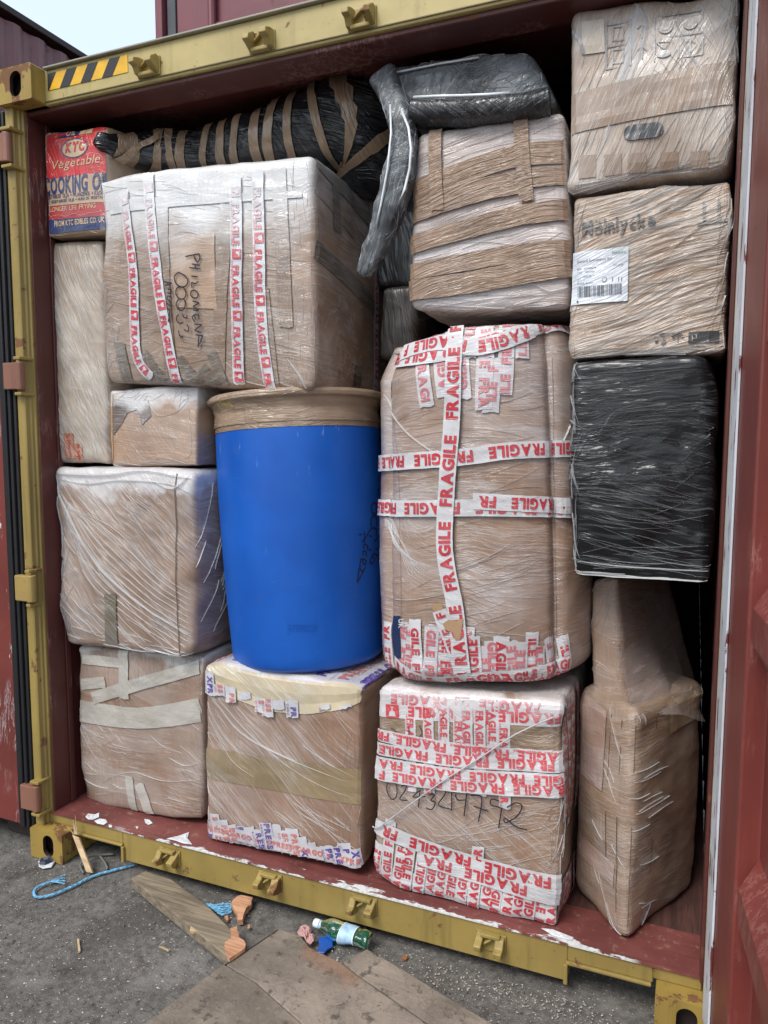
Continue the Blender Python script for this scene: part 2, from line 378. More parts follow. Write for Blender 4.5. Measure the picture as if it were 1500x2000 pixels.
class Loft(Surf):
    def __init__(s, pts, ra, rb, e=2.0, up=(0, 0, 1), seed=0, wob=.006, ns=60):
        """ra: half size across, rb: half size along up"""
        pts = [Vector(p) for p in pts]; s.up = Vector(up); s.e = e; s.seed = seed; s.wob = wob
        n = len(pts); s.path = []
        for i in range(ns+1):      # Catmull-Rom
            u = i/ns*(n-1); k = min(int(u), n-2); t = u-k
            p0, p1, p2, p3 = pts[max(k-1, 0)], pts[k], pts[k+1], pts[min(k+2, n-1)]
            c = .5*((2*p1)+(p2-p0)*t+(2*p0-5*p1+4*p2-p3)*t*t+(3*p1-p0-3*p2+p3)*t*t*t)
            s.path.append((c, lerp(ra[k], ra[k+1], t), lerp(rb[k], rb[k+1], t)))
        s.cum = [0]
        for i in range(ns): s.cum.append(s.cum[-1]+(s.path[i+1][0]-s.path[i][0]).length)
        s.L = s.cum[-1]; s.rm = sum(ra)/n
    def at(s, a):
        a = max(0, min(s.L, a)); i = 0
        while i < len(s.cum)-2 and s.cum[i+1] < a: i += 1
        t = (a-s.cum[i])/max(1e-9, s.cum[i+1]-s.cum[i]); A, B = s.path[i], s.path[i+1]
        j0, j1 = max(i-1, 0), min(i+2, len(s.path)-1)
        return lerp(A[0], B[0], t), lerp(A[1], B[1], t), lerp(A[2], B[2], t), (s.path[j1][0]-s.path[j0][0]).normalized()
    def S(s, a, b, off=0.0):
        c, ra, rb, d = s.at(a); th = b/s.rm
        x = s.up.cross(d).normalized()*-1; z = d.cross(x)*-1
        if z.dot(s.up) < 0: z = -z
        ct, st = math.cos(th), math.sin(th)
        k = (abs(ct)**s.e+abs(st)**s.e)**(-1/s.e)
        dr = (x*ct*ra+z*st*rb)*k; q = c+dr
        w = noise.noise(q*9+Vector((s.seed, 0, 0)))*s.wob+abs(noise.noise(q*22))*s.wob*.6
        return q+dr.normalized()*(w+off)
    def skin(s, name, mat, parent, a0=0.0, a1=None, off=0.0, m=80, n=36, tilt=0.0, caps=True, label=None):
        a1 = s.L if a1 is None else a1; vs = []; fs = []
        for i in range(m+1):
            for k in range(n):
                th = 2*math.pi*k/n; vs.append(s.S(lerp(a0, a1, i/m)+tilt*math.sin(th), th*s.rm, off))
        for i in range(m):
            for k in range(n): fs.append((i*n+k, i*n+(k+1) % n, (i+1)*n+(k+1) % n, (i+1)*n+k))
        if caps: fs += [tuple(range(n))[::-1], tuple(m*n+k for k in range(n))]
        return mesh(name, vs, fs, mat, parent, smooth=True, label=label)

class Dec:
    """flat things that follow a surface: paper, tape, print, pen strokes, film ridges"""
    def __init__(s, B): s.B = B; s.v = []; s.f = []; s.m = []; s.mats = []
    def mi(s, m):
        if m not in s.mats: s.mats.append(m)
        return s.mats.index(m)
    def add(s, vs, fs, mat):
        o = len(s.v); s.v += vs; k = s.mi(mat)
        for f in fs: s.f.append(tuple(i+o for i in f)); s.m.append(k)
    def quad(s, st, mat, off=.001, res=.02):
        """st: four (s,t) corners bl br tr tl"""
        a, b, c, d = [Vector(p) for p in st]
        nu = max(1, int(max((b-a).length, (c-d).length)/res)); nv = max(1, int(max((d-a).length, (c-b).length)/res))
        vs = []; fs = []
        for j in range(nv+1):
            for i in range(nu+1):
                q = lerp(lerp(a, b, i/nu), lerp(d, c, i/nu), j/nv); vs.append(s.B.S(q.x, q.y, off))
        for j in range(nv):
            for i in range(nu): k = j*(nu+1)+i; fs.append((k, k+1, k+nu+2, k+nu+1))
        s.add(vs, fs, mat); return s
    def pq(s, px, mat, off=.001, g=(0, 0), res=.02): return s.quad([s.B.px(x, y, g) for x, y in px], mat, off, res)
    def text(s, body, p0, p1, hpx, mat, off=.0015, g=(0, 0), bold=.03, shear=0.0):
        """baseline from pixel p0 to p1; capital height hpx pixels, upright to the baseline"""
        a, b = Vector(s.B.px(*p0, g)), Vector(s.B.px(*p1, g)); d = b-a; L = d.length; u = d/L; n = Vector((-u.y, u.x))
        m = (p1[0]-p0[0], p1[1]-p0[1]); ml = math.hypot(*m)
        up = Vector(s.B.px(p0[0]+m[1]/ml*hpx, p0[1]-m[0]/ml*hpx, tuple(a)))-a
        H = abs(up.dot(n))/.70
        gl = [glyph(c, bold) for c in body]; tot = sum(q[2] for q in gl)-.09; kx = L/tot; x = 0
        for vs, fs, adv in gl:
            V = []
            for vx, vy in vs:
                q = a+u*((x+vx)*kx+shear*vy*H)+n*(vy*H); V.append(s.B.S(q.x, q.y, off))
            if V: s.add(V, fs, mat)
            x += adv
        return s
    def stroke(s, st, w, mat, off=.0012):
        st = [Vector(p) for p in st]; V = []; F = []
        for i, p in enumerate(st):
            d = (st[min(i+1, len(st)-1)]-st[max(i-1, 0)]); d = d.normalized() if d.length > 0 else Vector((1, 0)); n = Vector((-d.y, d.x))*w/2
            V += [s.B.S(p.x+n.x, p.y+n.y, off), s.B.S(p.x-n.x, p.y-n.y, off)]
        for i in range(len(st)-1): F.append((2*i, 2*i+1, 2*i+3, 2*i+2))
        s.add(V, F, mat); return s
    def pstroke(s, px, w, mat, off=.0012, g=(0, 0), smooth=3):
        st = [Vector(s.B.px(x, y, g)) for x, y in px]
        return s.stroke(cr(st, smooth) if smooth and len(st) > 2 else st, w, mat, off)
    def ridge(s, st, w, h, mat, base=.0):
        """a tapering raised fold of film"""
        st = [Vector(p) for p in st]; V = []; F = []; n = len(st)
        for i, p in enumerate(st):
            t = i/(n-1); k = math.sin(math.pi*min(1, max(0, t*.96+.02)))**.5
            d = (st[min(i+1, n-1)]-st[max(i-1, 0)]).normalized(); q = Vector((-d.y, d.x))*w/2*k
            V += [s.B.S(p.x+q.x, p.y+q.y, base-.0005), s.B.S(p.x, p.y, base+h*k), s.B.S(p.x-q.x, p.y-q.y, base-.0005)]
        for i in range(n-1): o = 3*i; F += [(o, o+1, o+4, o+3), (o+1, o+2, o+5, o+4)]
        s.add(V, F, mat); return s
    def pridge(s, px, w, h, mat, g=(0, 0)):
        st = [Vector(s.B.px(x, y, g)) for x, y in px]; return s.ridge(cr(st, 5), w, h, mat)
    def strands(s, n, box, ang, length, mat, seed=0, w=(.0012, .003), h=.0014, spread=6, bend=.05, conv=None):
        """taut wrinkles: box is (s0,s1,t0,t1) in metres, ang in degrees"""
        R = random.Random(seed)
        w = (w[0]*.7, w[1]*.62)
        for _ in range(int(n*.45)):
            x, y = R.uniform(box[0], box[1]), R.uniform(box[2], box[3]); a = rad(ang+R.gauss(0, spread)); l = R.uniform(*length)
            if conv: dx, dy = conv[0]-x, conv[1]-y; a = math.atan2(dy, dx)+rad(R.gauss(0, 2))
            b = R.uniform(-bend, bend); k = 7; pts = []
            for i in range(k):
                t = i/(k-1)-.5; pts.append((x+math.cos(a)*l*t-math.sin(a)*b*l*(t*t*4), y+math.sin(a)*l*t+math.cos(a)*b*l*(t*t*4)))
            if all(box[0]-.03 < p[0] < box[1]+.03 and box[2]-.03 < p[1] < box[3]+.03 for p in pts): s.ridge(pts, R.uniform(*w), h*R.uniform(.5, 1.2), mat)
        return s
    def build(s, name, parent, label=None):
        o = mesh(name, s.v, s.f, s.mats, parent, midx=s.m, label=label); return o
def cr(st, k):
    out = []
    for i in range(len(st)-1):
        p0, p1, p2, p3 = st[max(i-1, 0)], st[i], st[i+1], st[min(i+2, len(st)-1)]
        for j in range(k):
            t = j/k; out.append(.5*((2*p1)+(p2-p0)*t+(2*p0-5*p1+4*p2-p3)*t*t+(3*p1-p0-3*p2+p3)*t*t*t))
    out.append(st[-1]); return out

def tape(B, root, px, w, mt, name='packing_tape', text=None, ink=None, th=.62, start=0.0, gap=.35, off=.002, g=(0, 0), bold=.045, st=None, small=None,
         ragged=True, label=None, seed=1, kx=1.0, toff=0.0):
    """a strip of adhesive tape along a polyline of pixels (or st metres), printed with repeated text"""
    pts = [Vector(p) for p in st] if st else []
    if not st:
        gg = g
        for x, y in px: gg = B.px(x, y, gg); pts.append(Vector(gg))
    if len(pts) > 2: pts = cr(pts, 5)
    cum = [0]
    for i in range(len(pts)-1): cum.append(cum[-1]+(pts[i+1]-pts[i]).length)
    L = cum[-1]; R = random.Random(seed)
    def at(a, t):
        i = 0; aa = max(0, min(L, a))
        while i < len(cum)-2 and cum[i+1] < aa: i += 1
        u = (a-cum[i])/max(1e-9, cum[i+1]-cum[i]) if 0 <= a <= L else ((a-cum[i])/max(1e-9, cum[i+1]-cum[i]))
        p = lerp(pts[i], pts[i+1], u); d = (pts[min(i+2, len(pts)-1)]-pts[max(i-1, 0)]).normalized() if len(pts) > 2 else (pts[1]-pts[0]).normalized()
        return p+Vector((-d.y, d.x))*t
    D = Dec(B); n = max(2, int(L/.018)); m = 4; V = []; F = []
    for i in range(n+1):
        for j in range(m+1):
            a = L*i/n
            if ragged and i in (0, n): a += R.uniform(-.003, .003)
            t = w*(j/m-.5); q = at(a, t)
            if ragged and j in (0, m): q = q+Vector((R.uniform(-1, 1), R.uniform(-1, 1)))*.0006
            V.append(B.S(q.x, q.y, off+abs(noise.noise(Vector((a*30, t*60, seed*3.3))))*.0014))
    for i in range(n):
        for j in range(m): k = i*(m+1)+j; F.append((k, k+m+1, k+m+2, k+1))
    D.add(V, F, mt)
    if text:
        H = w*th/.70; x = start; gl = [glyph(c, bold) for c in text]; wl = (sum(q[2] for q in gl)-.09)*H*kx; y0 = -w*th/2+toff*w
        while x < L:
            xx = x
            for ci, (vs, fs, adv) in enumerate(gl):
                if xx > 0 and xx+(adv-.09)*H*kx < L+.004 and vs:
                    VV = []
                    for vx, vy in vs: q = at(xx+vx*H*kx, y0+vy*H); VV.append(B.S(q.x, q.y, off+.0022))
                    D.add(VV, fs, ink)
                    if text[ci] == '\x01':
                        VV = [];
                        for vx, vy in GOB: q = at(xx+vx*H*kx, y0+vy*H); VV.append(B.S(q.x, q.y, off+.0030))
                        D.add(VV, [(0, 1, 2, 9), (2, 3, 8, 9), (3, 4, 7, 8), (4, 5, 6, 7)], mt)
                xx += adv*H*kx
            if small:
                h2 = w*.17/.7; g2 = [glyph(c, .0) for c in small]; k2 = wl*.8/(sum(q[2] for q in g2)*h2); xs = x+wl*.2
                for vs, fs, adv in g2:
                    if xs > 0 and xs+adv*h2*k2 < L and vs:
                        VV = []
                        for vx, vy in vs: q = at(xs+vx*h2*k2, -w*.42+vy*h2); VV.append(B.S(q.x, q.y, off+.0022))
                        D.add(VV, fs, ink)
                    xs += adv*h2*k2
            x += wl+gap*w*2
    return D.build(name, root, label)
# ================================================================ SETTING
def asphalt():
    g = G('asphalt'); v = g.obj
    fine = g.noise(v, 260, 3, .7); mid = g.noise(v, 45, 5, .65); big = g.noise(v, 2.2, 5, .6)
    vo = g.n('TexVoronoi', None, Vector=v, Scale=150.0).outputs['Distance']
    c = g.mix(g.step(mid, .3, .72), (.074, .069, .063), (.165, .157, .146))
    c = g.mix(g.math('MULTIPLY', g.step(fine, .5, .72), .5), c, (.27, .255, .235))
    c = g.mix(g.math('MULTIPLY', g.step(big, .5, .66), .6), c, (.055, .050, .045))
    c = g.mix(g.math('MULTIPLY', g.step(g.noise(g.vm('ADD', v, (4, 4, 0)), 5, 4), .55, .7), .5), c, (.24, .225, .205))
    c = g.mix(g.math('MULTIPLY', g.step(g.noise(g.vm('ADD', v, (1, 9, 0)), 9, 6, .7), .56, .66), .65), c, (.045, .036, .028))
    c = g.mix(g.step(g.noise(v, 120, 1), .70, .74), c, (.50, .48, .45))
    h = g.math('ADD', g.math('ADD', g.math('MULTIPLY', fine, .8), g.math('MULTIPLY', mid, .7)), g.math('MULTIPLY', vo, .8))
    return g.out(Base_Color=c, Roughness=.85, Normal=g.bump(h, .5, .004))
mA = asphalt()
vs = []; fs = []; xs = [-60, -20, -5]+[-1+.05*i for i in range(81)]+[6, 20, 60]; ys = [-60, -20, -5]+[-1.6+.05*i for i in range(52)]+[4, 20, 80]
for y in ys:
    for x in xs:
        near = -1 <= x <= 3 and -1.6 <= y <= 1
        vs.append((x, y, (noise.noise(Vector((x*1.3, y*1.3, 0)))*.008+noise.noise(Vector((x*7, y*7, 3)))*.002-.004) if near else -.004))
for j in range(len(ys)-1):
    for i in range(len(xs)-1): k = j*len(xs)+i; fs.append((k, k+1, k+len(xs)+1, k+len(xs)))
tag(mesh('ground', vs, fs, mA, smooth=True), kind='structure')

# ---------------------------------------------------------------- steel paints
mY = steel('yellow_paint', (.325, .235, .070), rust=.26, seed=1, dirt=.5, rough=.42)
mYr = steel('yellow_paint_rusty', (.345, .235, .056), rust=.62, seed=4, dirt=.5, rough=.5)
mYl = steel('yellow_paint_faded', (.47, .375, .15), rust=.16, seed=7, dirt=.3, rough=.45)
mR = steel('red_oxide_paint', (.10, .026, .022), rust=.1, seed=2, scratch=.5, scratch_col=(.5, .3, .27))
mRd = steel('door_red_paint', (.19, .040, .032), rust=.03, seed=9, scratch=.35, scratch_col=(.5, .27, .22), dirt=.25)
mLug = steel('lug_paint', (.34, .25, .075), rust=.55, seed=21, dirt=.7, rough=.5)
mMar = steel('maroon_paint', (.165, .045, .058), rust=.08, seed=5, dirt=.3)
mMar2 = steel('maroon_paint_streaked', (.20, .085, .09), rust=.18, seed=6, dirt=.6)
mSal = steel('salmon_primer', (.26, .12, .08), rust=.2, seed=8)
mRub = plain('black_rubber', (.012, .012, .014), .5, bump=.3)
mDark = plain('dark_steel', (.03, .018, .016), .7)
mWp = steel('white_scraped_paint', (.66, .70, .76), rust=.0, seed=3, worn=((.14, .035, .03), .58, (40, 40, 7)), dirt=.2)
mYel2 = plain('hazard_yellow', (.75, .42, .02), .35); mBlk2 = plain('hazard_black', (.02, .02, .022), .4)
mFlo = None
def floorplate():
    g = G('floor_plate_paint'); v = g.obj; s = g.n('SeparateXYZ', None, Vector=v)
    mo = g.noise(v, 5, 5, .6); c = g.mix(g.step(mo, .3, .7), (.13, .035, .032), (.215, .065, .058))
    gr = g.noise(g.scale(v, (3, 60, 60)), 1, 4, .7); c = g.mix(g.math('MULTIPLY', g.step(gr, .5, .68), .55), c, (.06, .025, .022))
    de = g.noise(v, 40, 5, .7); c = g.mix(g.math('MULTIPLY', g.step(de, .58, .66), .5), c, (.30, .20, .13))
    # white paint surviving along the outer edge
    y = s.outputs[1]; x = s.outputs[0]
    nz = g.noise(g.scale(v, (9, 26, 10)), 1, 6, .62)
    edge = g.math('SUBTRACT', .078, y); e2 = g.math('MULTIPLY_ADD', edge, 5.5, nz)
    inx = g.math('MULTIPLY', g.step(x, .30, .52), g.math('SUBTRACT', 1.0, g.step(x, 2.20, 2.24)))
    m = g.math('MULTIPLY', g.step(e2, .56, .60), inx)
    c = g.mix(m, c, g.mix(g.step(g.noise(v, 70, 3), .4, .75), (.70, .72, .73), (.45, .44, .42)))
    return g.out(Base_Color=c, Roughness=.55, Normal=g.bump(g.math('ADD', mo, m), .5, .003))
mFlo = floorplate()
mFw = wood('container_plywood', (.055, .022, .018), (.11, .045, .035), 1, 3)

def casting(parent, x0, z0, mat, name='corner_casting', hx=.0, w=.162, h=.118, d=.178):
    """ISO corner casting with an upright stadium opening in its front"""
    b = bmesh.new(); cx, cz = x0+w/2+hx, z0+h/2; o = []; n = 10
    out = [b.verts.new((x0+a, 0, z0+c)) for a, c in ((.004, 0), (w-.004, 0), (w, .004), (w, h-.004), (w-.004, h), (.004, h), (0, h-.004), (0, .004))]
    hole = []
    for i in range(n+1): a = math.pi*i/n; hole.append((cx+.0265*math.cos(a), cz+.016+.0265*math.sin(a)))
    for i in range(n+1): a = math.pi+math.pi*i/n; hole.append((cx+.0265*math.cos(a), cz-.016+.0265*math.sin(a)))
    hv = [b.verts.new((p[0], 0, p[1])) for p in hole]; e = []
    for L in (out, hv):
        for i in range(len(L)): e.append(b.edges.new((L[i], L[(i+1) % len(L)])))
    bmesh.ops.triangle_fill(b, edges=e, use_beauty=True)
    hb = [b.verts.new((p[0]*1.0, .014, p[1])) for p in hole]
    for i in range(len(hv)): b.faces.new((hv[i], hv[(i+1) % len(hv)], hb[(i+1) % len(hv)], hb[i]))
    ob = [b.verts.new((v.co.x, d, v.co.z)) for v in out]
    for i in range(len(out)): b.faces.new((out[i], ob[i], ob[(i+1) % len(out)], out[(i+1) % len(out)]))
    b.faces.new(ob)
    # chamber walls, coloured dark for the shade inside the hole
    q = MB(); q.b.free(); q.b = b; q.box(x0+.012, x0+w-.012, .045, d-.012, z0+.01, z0+h-.01)
    ob_ = q.build(name, [mat, mDark], parent); off = parent.location
    for f in ob_.data.polygons:
        c = f.center+off
        if .0005 < c.y < d-.0005 and x0+.008 < c.x < x0+w-.008 and z0+.006 < c.z < z0+h-.006: f.material_index = 1
    return ob_
def keeper(parent, c, v, mat):
    """door cam keeper: plate, two hooked arms and a cross bar"""
    x, z = c.x, c.z; y = .062; m = MB(); s = 1 if v % 2 else -1; u = -1 if v > 9 else 1
    m.box(x-.046, x+.046, y-.006, y, z-.030, z+.030)
    def arm(xa, xb, prof, tw): m.prism([(xa, y+a, z+b*u) for a, b in prof], (xb-xa, 0, 0))
    A = [(0, -.028), (0, .026), (-.018, .030), (-.046, .012), (-.050, -.004), (-.028, -.012)]
    Bf = [(0, -.026), (0, .030), (-.026, .026), (-.052, .016), (-.054, 0), (-.034, -.004), (-.022, -.024)]
    arm(x-.044, x-.022, A if s > 0 else Bf, 0); arm(x+.016, x+.042, Bf if s > 0 else A, 0)
    m.box(x-.03, x+.03, y-.024, y-.004, z-.026*u-.006, z-.026*u+.006)
    m.prism([(x-.020, y-.004, z-.004), (x+.004, y-.004, z+.016), (x+.004, y-.022, z+.013), (x-.020, y-.022, z-.006)], (.0, .0, .008))
    m.bevel(.0035, 2); return m.build('cam_keeper', mat, parent)

# ---------------------------------------------------------------- the loaded container
K = thing('shipping_container', 'yellow framed shipping container with open doors, packed full of wrapped boxes', 'shipping container', (0, 0, 0))
casting(K, 0, 2.778, mYr, hx=.008); casting(K, 0, 0, mYr, hx=.01); casting(K, 2.276, 0, mYr); casting(K, 2.276, 2.778, mY)
# corner posts: outer flange, groove, inner flange
def post(sx, x0):
    prof = [(0, .030), (.006, .026), (.034, .026), (.040, .030), (.040, .046), (.046, .050), (.046, .060), (.053, .062), (.053, .10), (0, .16)]
    m = MB(); m.prism([(x0+sx*a, y, .118) for a, y in prof], (0, 0, 2.66)); m.bevel(.002, 2); return m.build('corner_post', mY, K)
post(1, 0)
m = MB(); m.box(2.3945, 2.438, .030, .10, .118, 2.778); m.bevel(.002, 2); m.build('corner_post', mY, K)
# sill with the two notches beside the castings
def ragged_edge(mb): return mb
m = MB()
for xa, xb, za in ((.050, .168, .118), (.168, .400, .104), (.400, 2.034, .040), (2.034, 2.268, .104), (2.268, 2.392, .118)):
    m.box(xa, xb-.0001, .062, .16, za, .1545)
m.bevel(.003, 1); m.build('door_sill', mY, K)
for xa, xb in ((.172, .404), (2.030, 2.264)):        # raised lips round the notches
    m = MB(); o = 1 if xa < 1 else -1; e = xb if o > 0 else xa
    m.box(xa, xb, .050, .0615, .098, .108); m.box(e-.006, e+.006, .050, .0615, .036, .0981); m.bevel(.003, 2); m.build('notch_lip', mY, K)
MB().box(.053, 2.385, .165, 11.9, .10, .150).build('underframe', mDark, K)
m = MB(); m.box(.050, 2.397, .056, .245, .1550, .1600); m.sub(3).build('threshold_plate', mFlo, K)
MB().box(.036, 2.402, .249, 11.9, .151, .1575).build('plywood_floor', mFw, K)
# header
m = MB(); m.box(.050, 2.392, .062, .195, 2.778, 2.892); m.bevel(.004, 2); m.build('door_header', mYl, K)
m = MB(); m.box(.165, 2.273, .048, .15, 2.8925, 2.900); m.bevel(.002, 1); m.build('header_lip', steel('lip_grey', (.33, .31, .24), rust=.2, seed=11), K)
m = MB(); m.box(.050, 2.392, .078, .205, 2.762, 2.7775); m.bevel(.003, 1); m.build('header_soffit', mR, K)
m = MB(); m.box(.10, 2.35, .0575, .0615, 2.786, 2.789); m.build('header_weld_line', plain('weld_grime', (.16, .13, .06), .7), K)
# jambs
m = MB(); m.box(.0535, .060, .070, .150, .160, 2.762); m.box(.0535, .066, .150, .175, .160, 2.762); m.box(.036, .050, .175, .24, .16, 2.762); m.bevel(.002, 1); m.build('door_jamb', mR, K, label='dark red inner face of the left door jamb')
m = MB(); m.box(2.388, 2.392, .105, .24, .16, 2.762); m.box(2.3855, 2.3942, .034, .1045, .16, 2.762); m.bevel(.0015, 1)
m.build('door_jamb', steel('jamb_rusty', (.11, .03, .026), rust=.3, seed=12, worn=((.5, .5, .5), .66, (30, 30, 8))), K, label='rust streaked inner face of the right door jamb')
# corrugated walls, roof, back
def corr(x, s):
    v = []; f = []; y = .245; prof = []
    while y < 11.9:
        prof += [(y, 0), (y+.07, 0), (y+.138, .036), (y+.208, .036)]; y += .276
    for a, b in prof: v += [(x+s*b, a, .16), (x+s*b, a, 2.80)]
    for i in range(len(prof)-1): f.append((2*i, 2*i+2, 2*i+3, 2*i+1))
    return mesh('side_wall', v, f, mR, K)
corr(.036, -1); corr(2.402, 1)
MB().box(0, 2.438, .20, 11.95, 2.800, 2.812).build('roof', mR, K); MB().box(0, 2.438, 11.95, 11.99, .1, 2.812).build('end_wall', mR, K)
MB().box(-.003, .0, .18, 11.9, .16, 2.8).box(2.438, 2.441, .18, 11.9, .16, 2.8).build('outer_skin', mMar, K)
for i, (x, y) in enumerate(((292, 132), (513, 83), (708, 38))): keeper(K, P(x, y, .062), i, mLug)
for i, (x, y) in enumerate(((333, 1672), (529, 1720), (712, 1766), (960, 1838))): keeper(K, P(x, y, .062), i+10, mLug)
# hazard sticker
zA, zB = P(97, 177, .062).z, P(93, 145, .062).z; xA, xB = P(94, 160, .062).x, P(250, 125, .062).x; v = []; f = []; mi = []
def addq(q, k):
    o = len(v); v.extend(q); f.append(tuple(range(o, o+len(q)))); mi.append(k)
addq([(xA, .0600, zA), (xB, .0600, zA), (xB, .0600, zB), (xA, .0600, zB)], 0)
SW = (xB-xA)/3.75
for k in range(4):
    x = xA+k*SW-SW*.42; q = [(x, zA), (x+SW*.48, zA), (x+SW*.85, zB), (x+SW*.37, zB)]
    q = [(max(xA, min(xB, a)), b) for a, b in q]; addq([(a, .0592, b) for a, b in q], 1)
mesh('hazard_sticker', v, f, [mYel2, mBlk2], K, midx=mi)
# hinges on the left post
for i, (yc, mt) in enumerate(((292, mSal), (735, mSal), (1148, steel('hinge_yellow', (.36, .25, .08), rust=.3, seed=14)), (1555, mSal))):
    xc = [10, 36, 58, 68][i]; c = P(xc, yc, .02); m = MB()
    m.box(c.x-.050, c.x+.022, -.004, .024, c.z-.048, c.z+.048); m.tube([(c.x+.020, .010, c.z-.05), (c.x+.020, .010, c.z+.05)], .017, 12); m.bevel(.003, 2)
    h = m.build('hinge', mt, K)
    for s in (-1, 1): m = MB(); m.box(c.x-.002, .052, .0, .064, c.z+s*.064-.006, c.z+s*.064+.006); m.bevel(.003, 2); m.build('hinge_lug', mY, h)
# left door: folded out beside the opening, showing gasket and inner face
zb, zt = P(28, 1605, .02).z, 2.77
m = MB(); m.box(-1.20, -.064, .018, .055, zb, zt); m.bevel(.004, 2)
DL = m.build('door', steel('left_door_paint', (.17, .035, .028), rust=.1, seed=15, worn=((.62, .64, .66), .60, (14, 14, 3)), scratch=.5), K, label='left door seen from inside, red with scraped white paint')
m = MB(); m.box(-.062, -.036, .006, .05, zb-.004, zt); m.box(-.033, -.018, .012, .05, zb-.004, zt); m.box(-.016, -.002, .022, .05, zb-.004, zt); m.bevel(.004, 2); m.build('rubber_gasket', mRub, DL)
# right door, opened towards the viewer
hu = Vector((.1, -1, 0)).normalized(); hn = Vector((-1, -.1, 0)).normalized(); H0 = Vector((2.3995, -.004, 0))
def DR(a, n, z): return H0+hu*a+hn*n+Vector((0, 0, z))
def drbox(m, a0, a1, n0, n1, z0, z1):
    vs = [m.b.verts.new(DR(a, n, z)) for a in (a0, a1) for n in (n0, n1) for z in (z0, z1)]
    for q in ((0, 1, 3, 2), (4, 6, 7, 5), (0, 4, 5, 1), (2, 3, 7, 6), (0, 2, 6, 4), (1, 5, 7, 3)): m.b.faces.new([vs[i] for i in q])
m = MB(); drbox(m, 0, .335, -.05, 0, .07, 2.86); drbox(m, 1.05, 1.16, -.05, 0, .07, 2.86); drbox(m, .3351, 1.0499, -.05, 0, .07, .17); drbox(m, .3351, 1.0499, -.05, 0, 2.74, 2.86); m.bevel(.006, 2)
DRo = m.build('door', mRd, K, label='right door standing open towards the viewer, red with a ribbed inner panel')
v = []; f = []; zz = [(.17, -.045)]
z1 = P(1475, 1900, -.42).z; z2 = P(1475, 1830, -.42).z; z3 = P(1475, 1765, -.42).z; z4 = P(1475, 1715, -.42).z; pit = P(1475, 1230, -.42).z-P(1475, 1797, -.42).z
z = 0
for k in range(5):
    if z1+k*pit > 2.6: break
    for a, n in ((z1, -.045), (z2, -.002), (z3, -.002), (z4, -.045)):
        if z1+k*pit < 2.7: zz.append((min(2.74, a+k*pit), n))
zz.append((2.74, -.045))
for zc, n in zz:
    nn = n if n < -.02 else n
    v += [DR(.34, -.045, zc), DR(.34 if n < -.02 else .375, nn, zc), DR(1.045 if n < -.02 else 1.01, nn, zc), DR(1.045, -.045, zc)]
for i in range(len(zz)-1):
    for j in range(3): f.append((4*i+j, 4*i+j+1, 4*i+j+5, 4*i+j+4))
mesh('ribbed_panel', v, f, mRd, DRo)
m = MB(); drbox(m, .004, .104, .001, .006, .10, 2.80); m.bevel(.001, 1); m.build('edge_strip', mWp, DRo, label='pale worn strip of paint down the hinge edge')
m = MB(); drbox(m, -.010, .0035, -.03, .002, .10, 2.82); m.build('rubber_gasket', mRub, DRo)

# ---------------------------------------------------------------- other containers
def side_corr(mb_v, mb_f, x, y0, y1, z0, z1, s):
    y = y0; prof = []
    while y < y1: prof += [(y, 0), (y+.07, 0), (y+.138, .036), (y+.208, .036)]; y += .276
    o = len(mb_v)
    for a, b in prof: mb_v += [(x+s*b, a, z0), (x+s*b, a, z1)]
    for i in range(len(prof)-1): mb_f.append((o+2*i, o+2*i+2, o+2*i+3, o+2*i+1))
def far_container(loc, label, zh, mat):
    k = thing('shipping_container', label, 'shipping container', loc); x, y, z = loc; v = []; f = []
    side_corr(v, f, x+1.19, y+.2, y+11.9, z+.16, z+zh-.1, -1); side_corr(v, f, x-1.19, y+.2, y+11.9, z+.16, z+zh-.1, 1)
    mesh('side_wall', v, f, mat, k)
    MB().box(x-1.2, x+1.2, y+.1, y+12.0, z+zh-.05, z+zh-.02).build('roof', mat, k)
    m = MB()
    for s in (-1, 1): m.box(x+s*1.20-.03, x+s*1.20+.03, y+.1, y+12.1, z+zh-.06, z+zh); m.box(x+s*1.20-.03, x+s*1.20+.03, y+.1, y+12.1, z+.02, z+.16)
    m.bevel(.005, 1); m.build('side_rail', mDark, k)
    MB().box(x-1.17, x+1.17, y+.02, y+.08, z+.1, z+zh-.1).box(x-1.17, x+1.17, y+12.12, y+12.16, z+.1, z+zh-.1).build('end_panel', mat, k)
    for a in (-1, 1):
        for q in (y+.09, y+12.1):
            for zz_ in (z+.06, z+zh-.06):
                m = MB(); m.box(x+a*1.138-.081, x+a*1.138+.081, q-.089, q+.089, zz_-.059, zz_+.059); m.bevel(.006, 1); m.build('corner_casting', mDark, k)
    return k
far_container((-4.77, -3.2, 0), 'maroon container at ground level far left, carrying the faded streaky one', 2.894, mMar2)
far_container((-4.77, -3.2, 2.896), 'faded streaky maroon corrugated container stacked high at the upper left against the sky', 2.591, mMar2)
nb = far_container((-1.30, .10, 0), 'dark grimy container low down behind the open left door', 2.591, mDark)
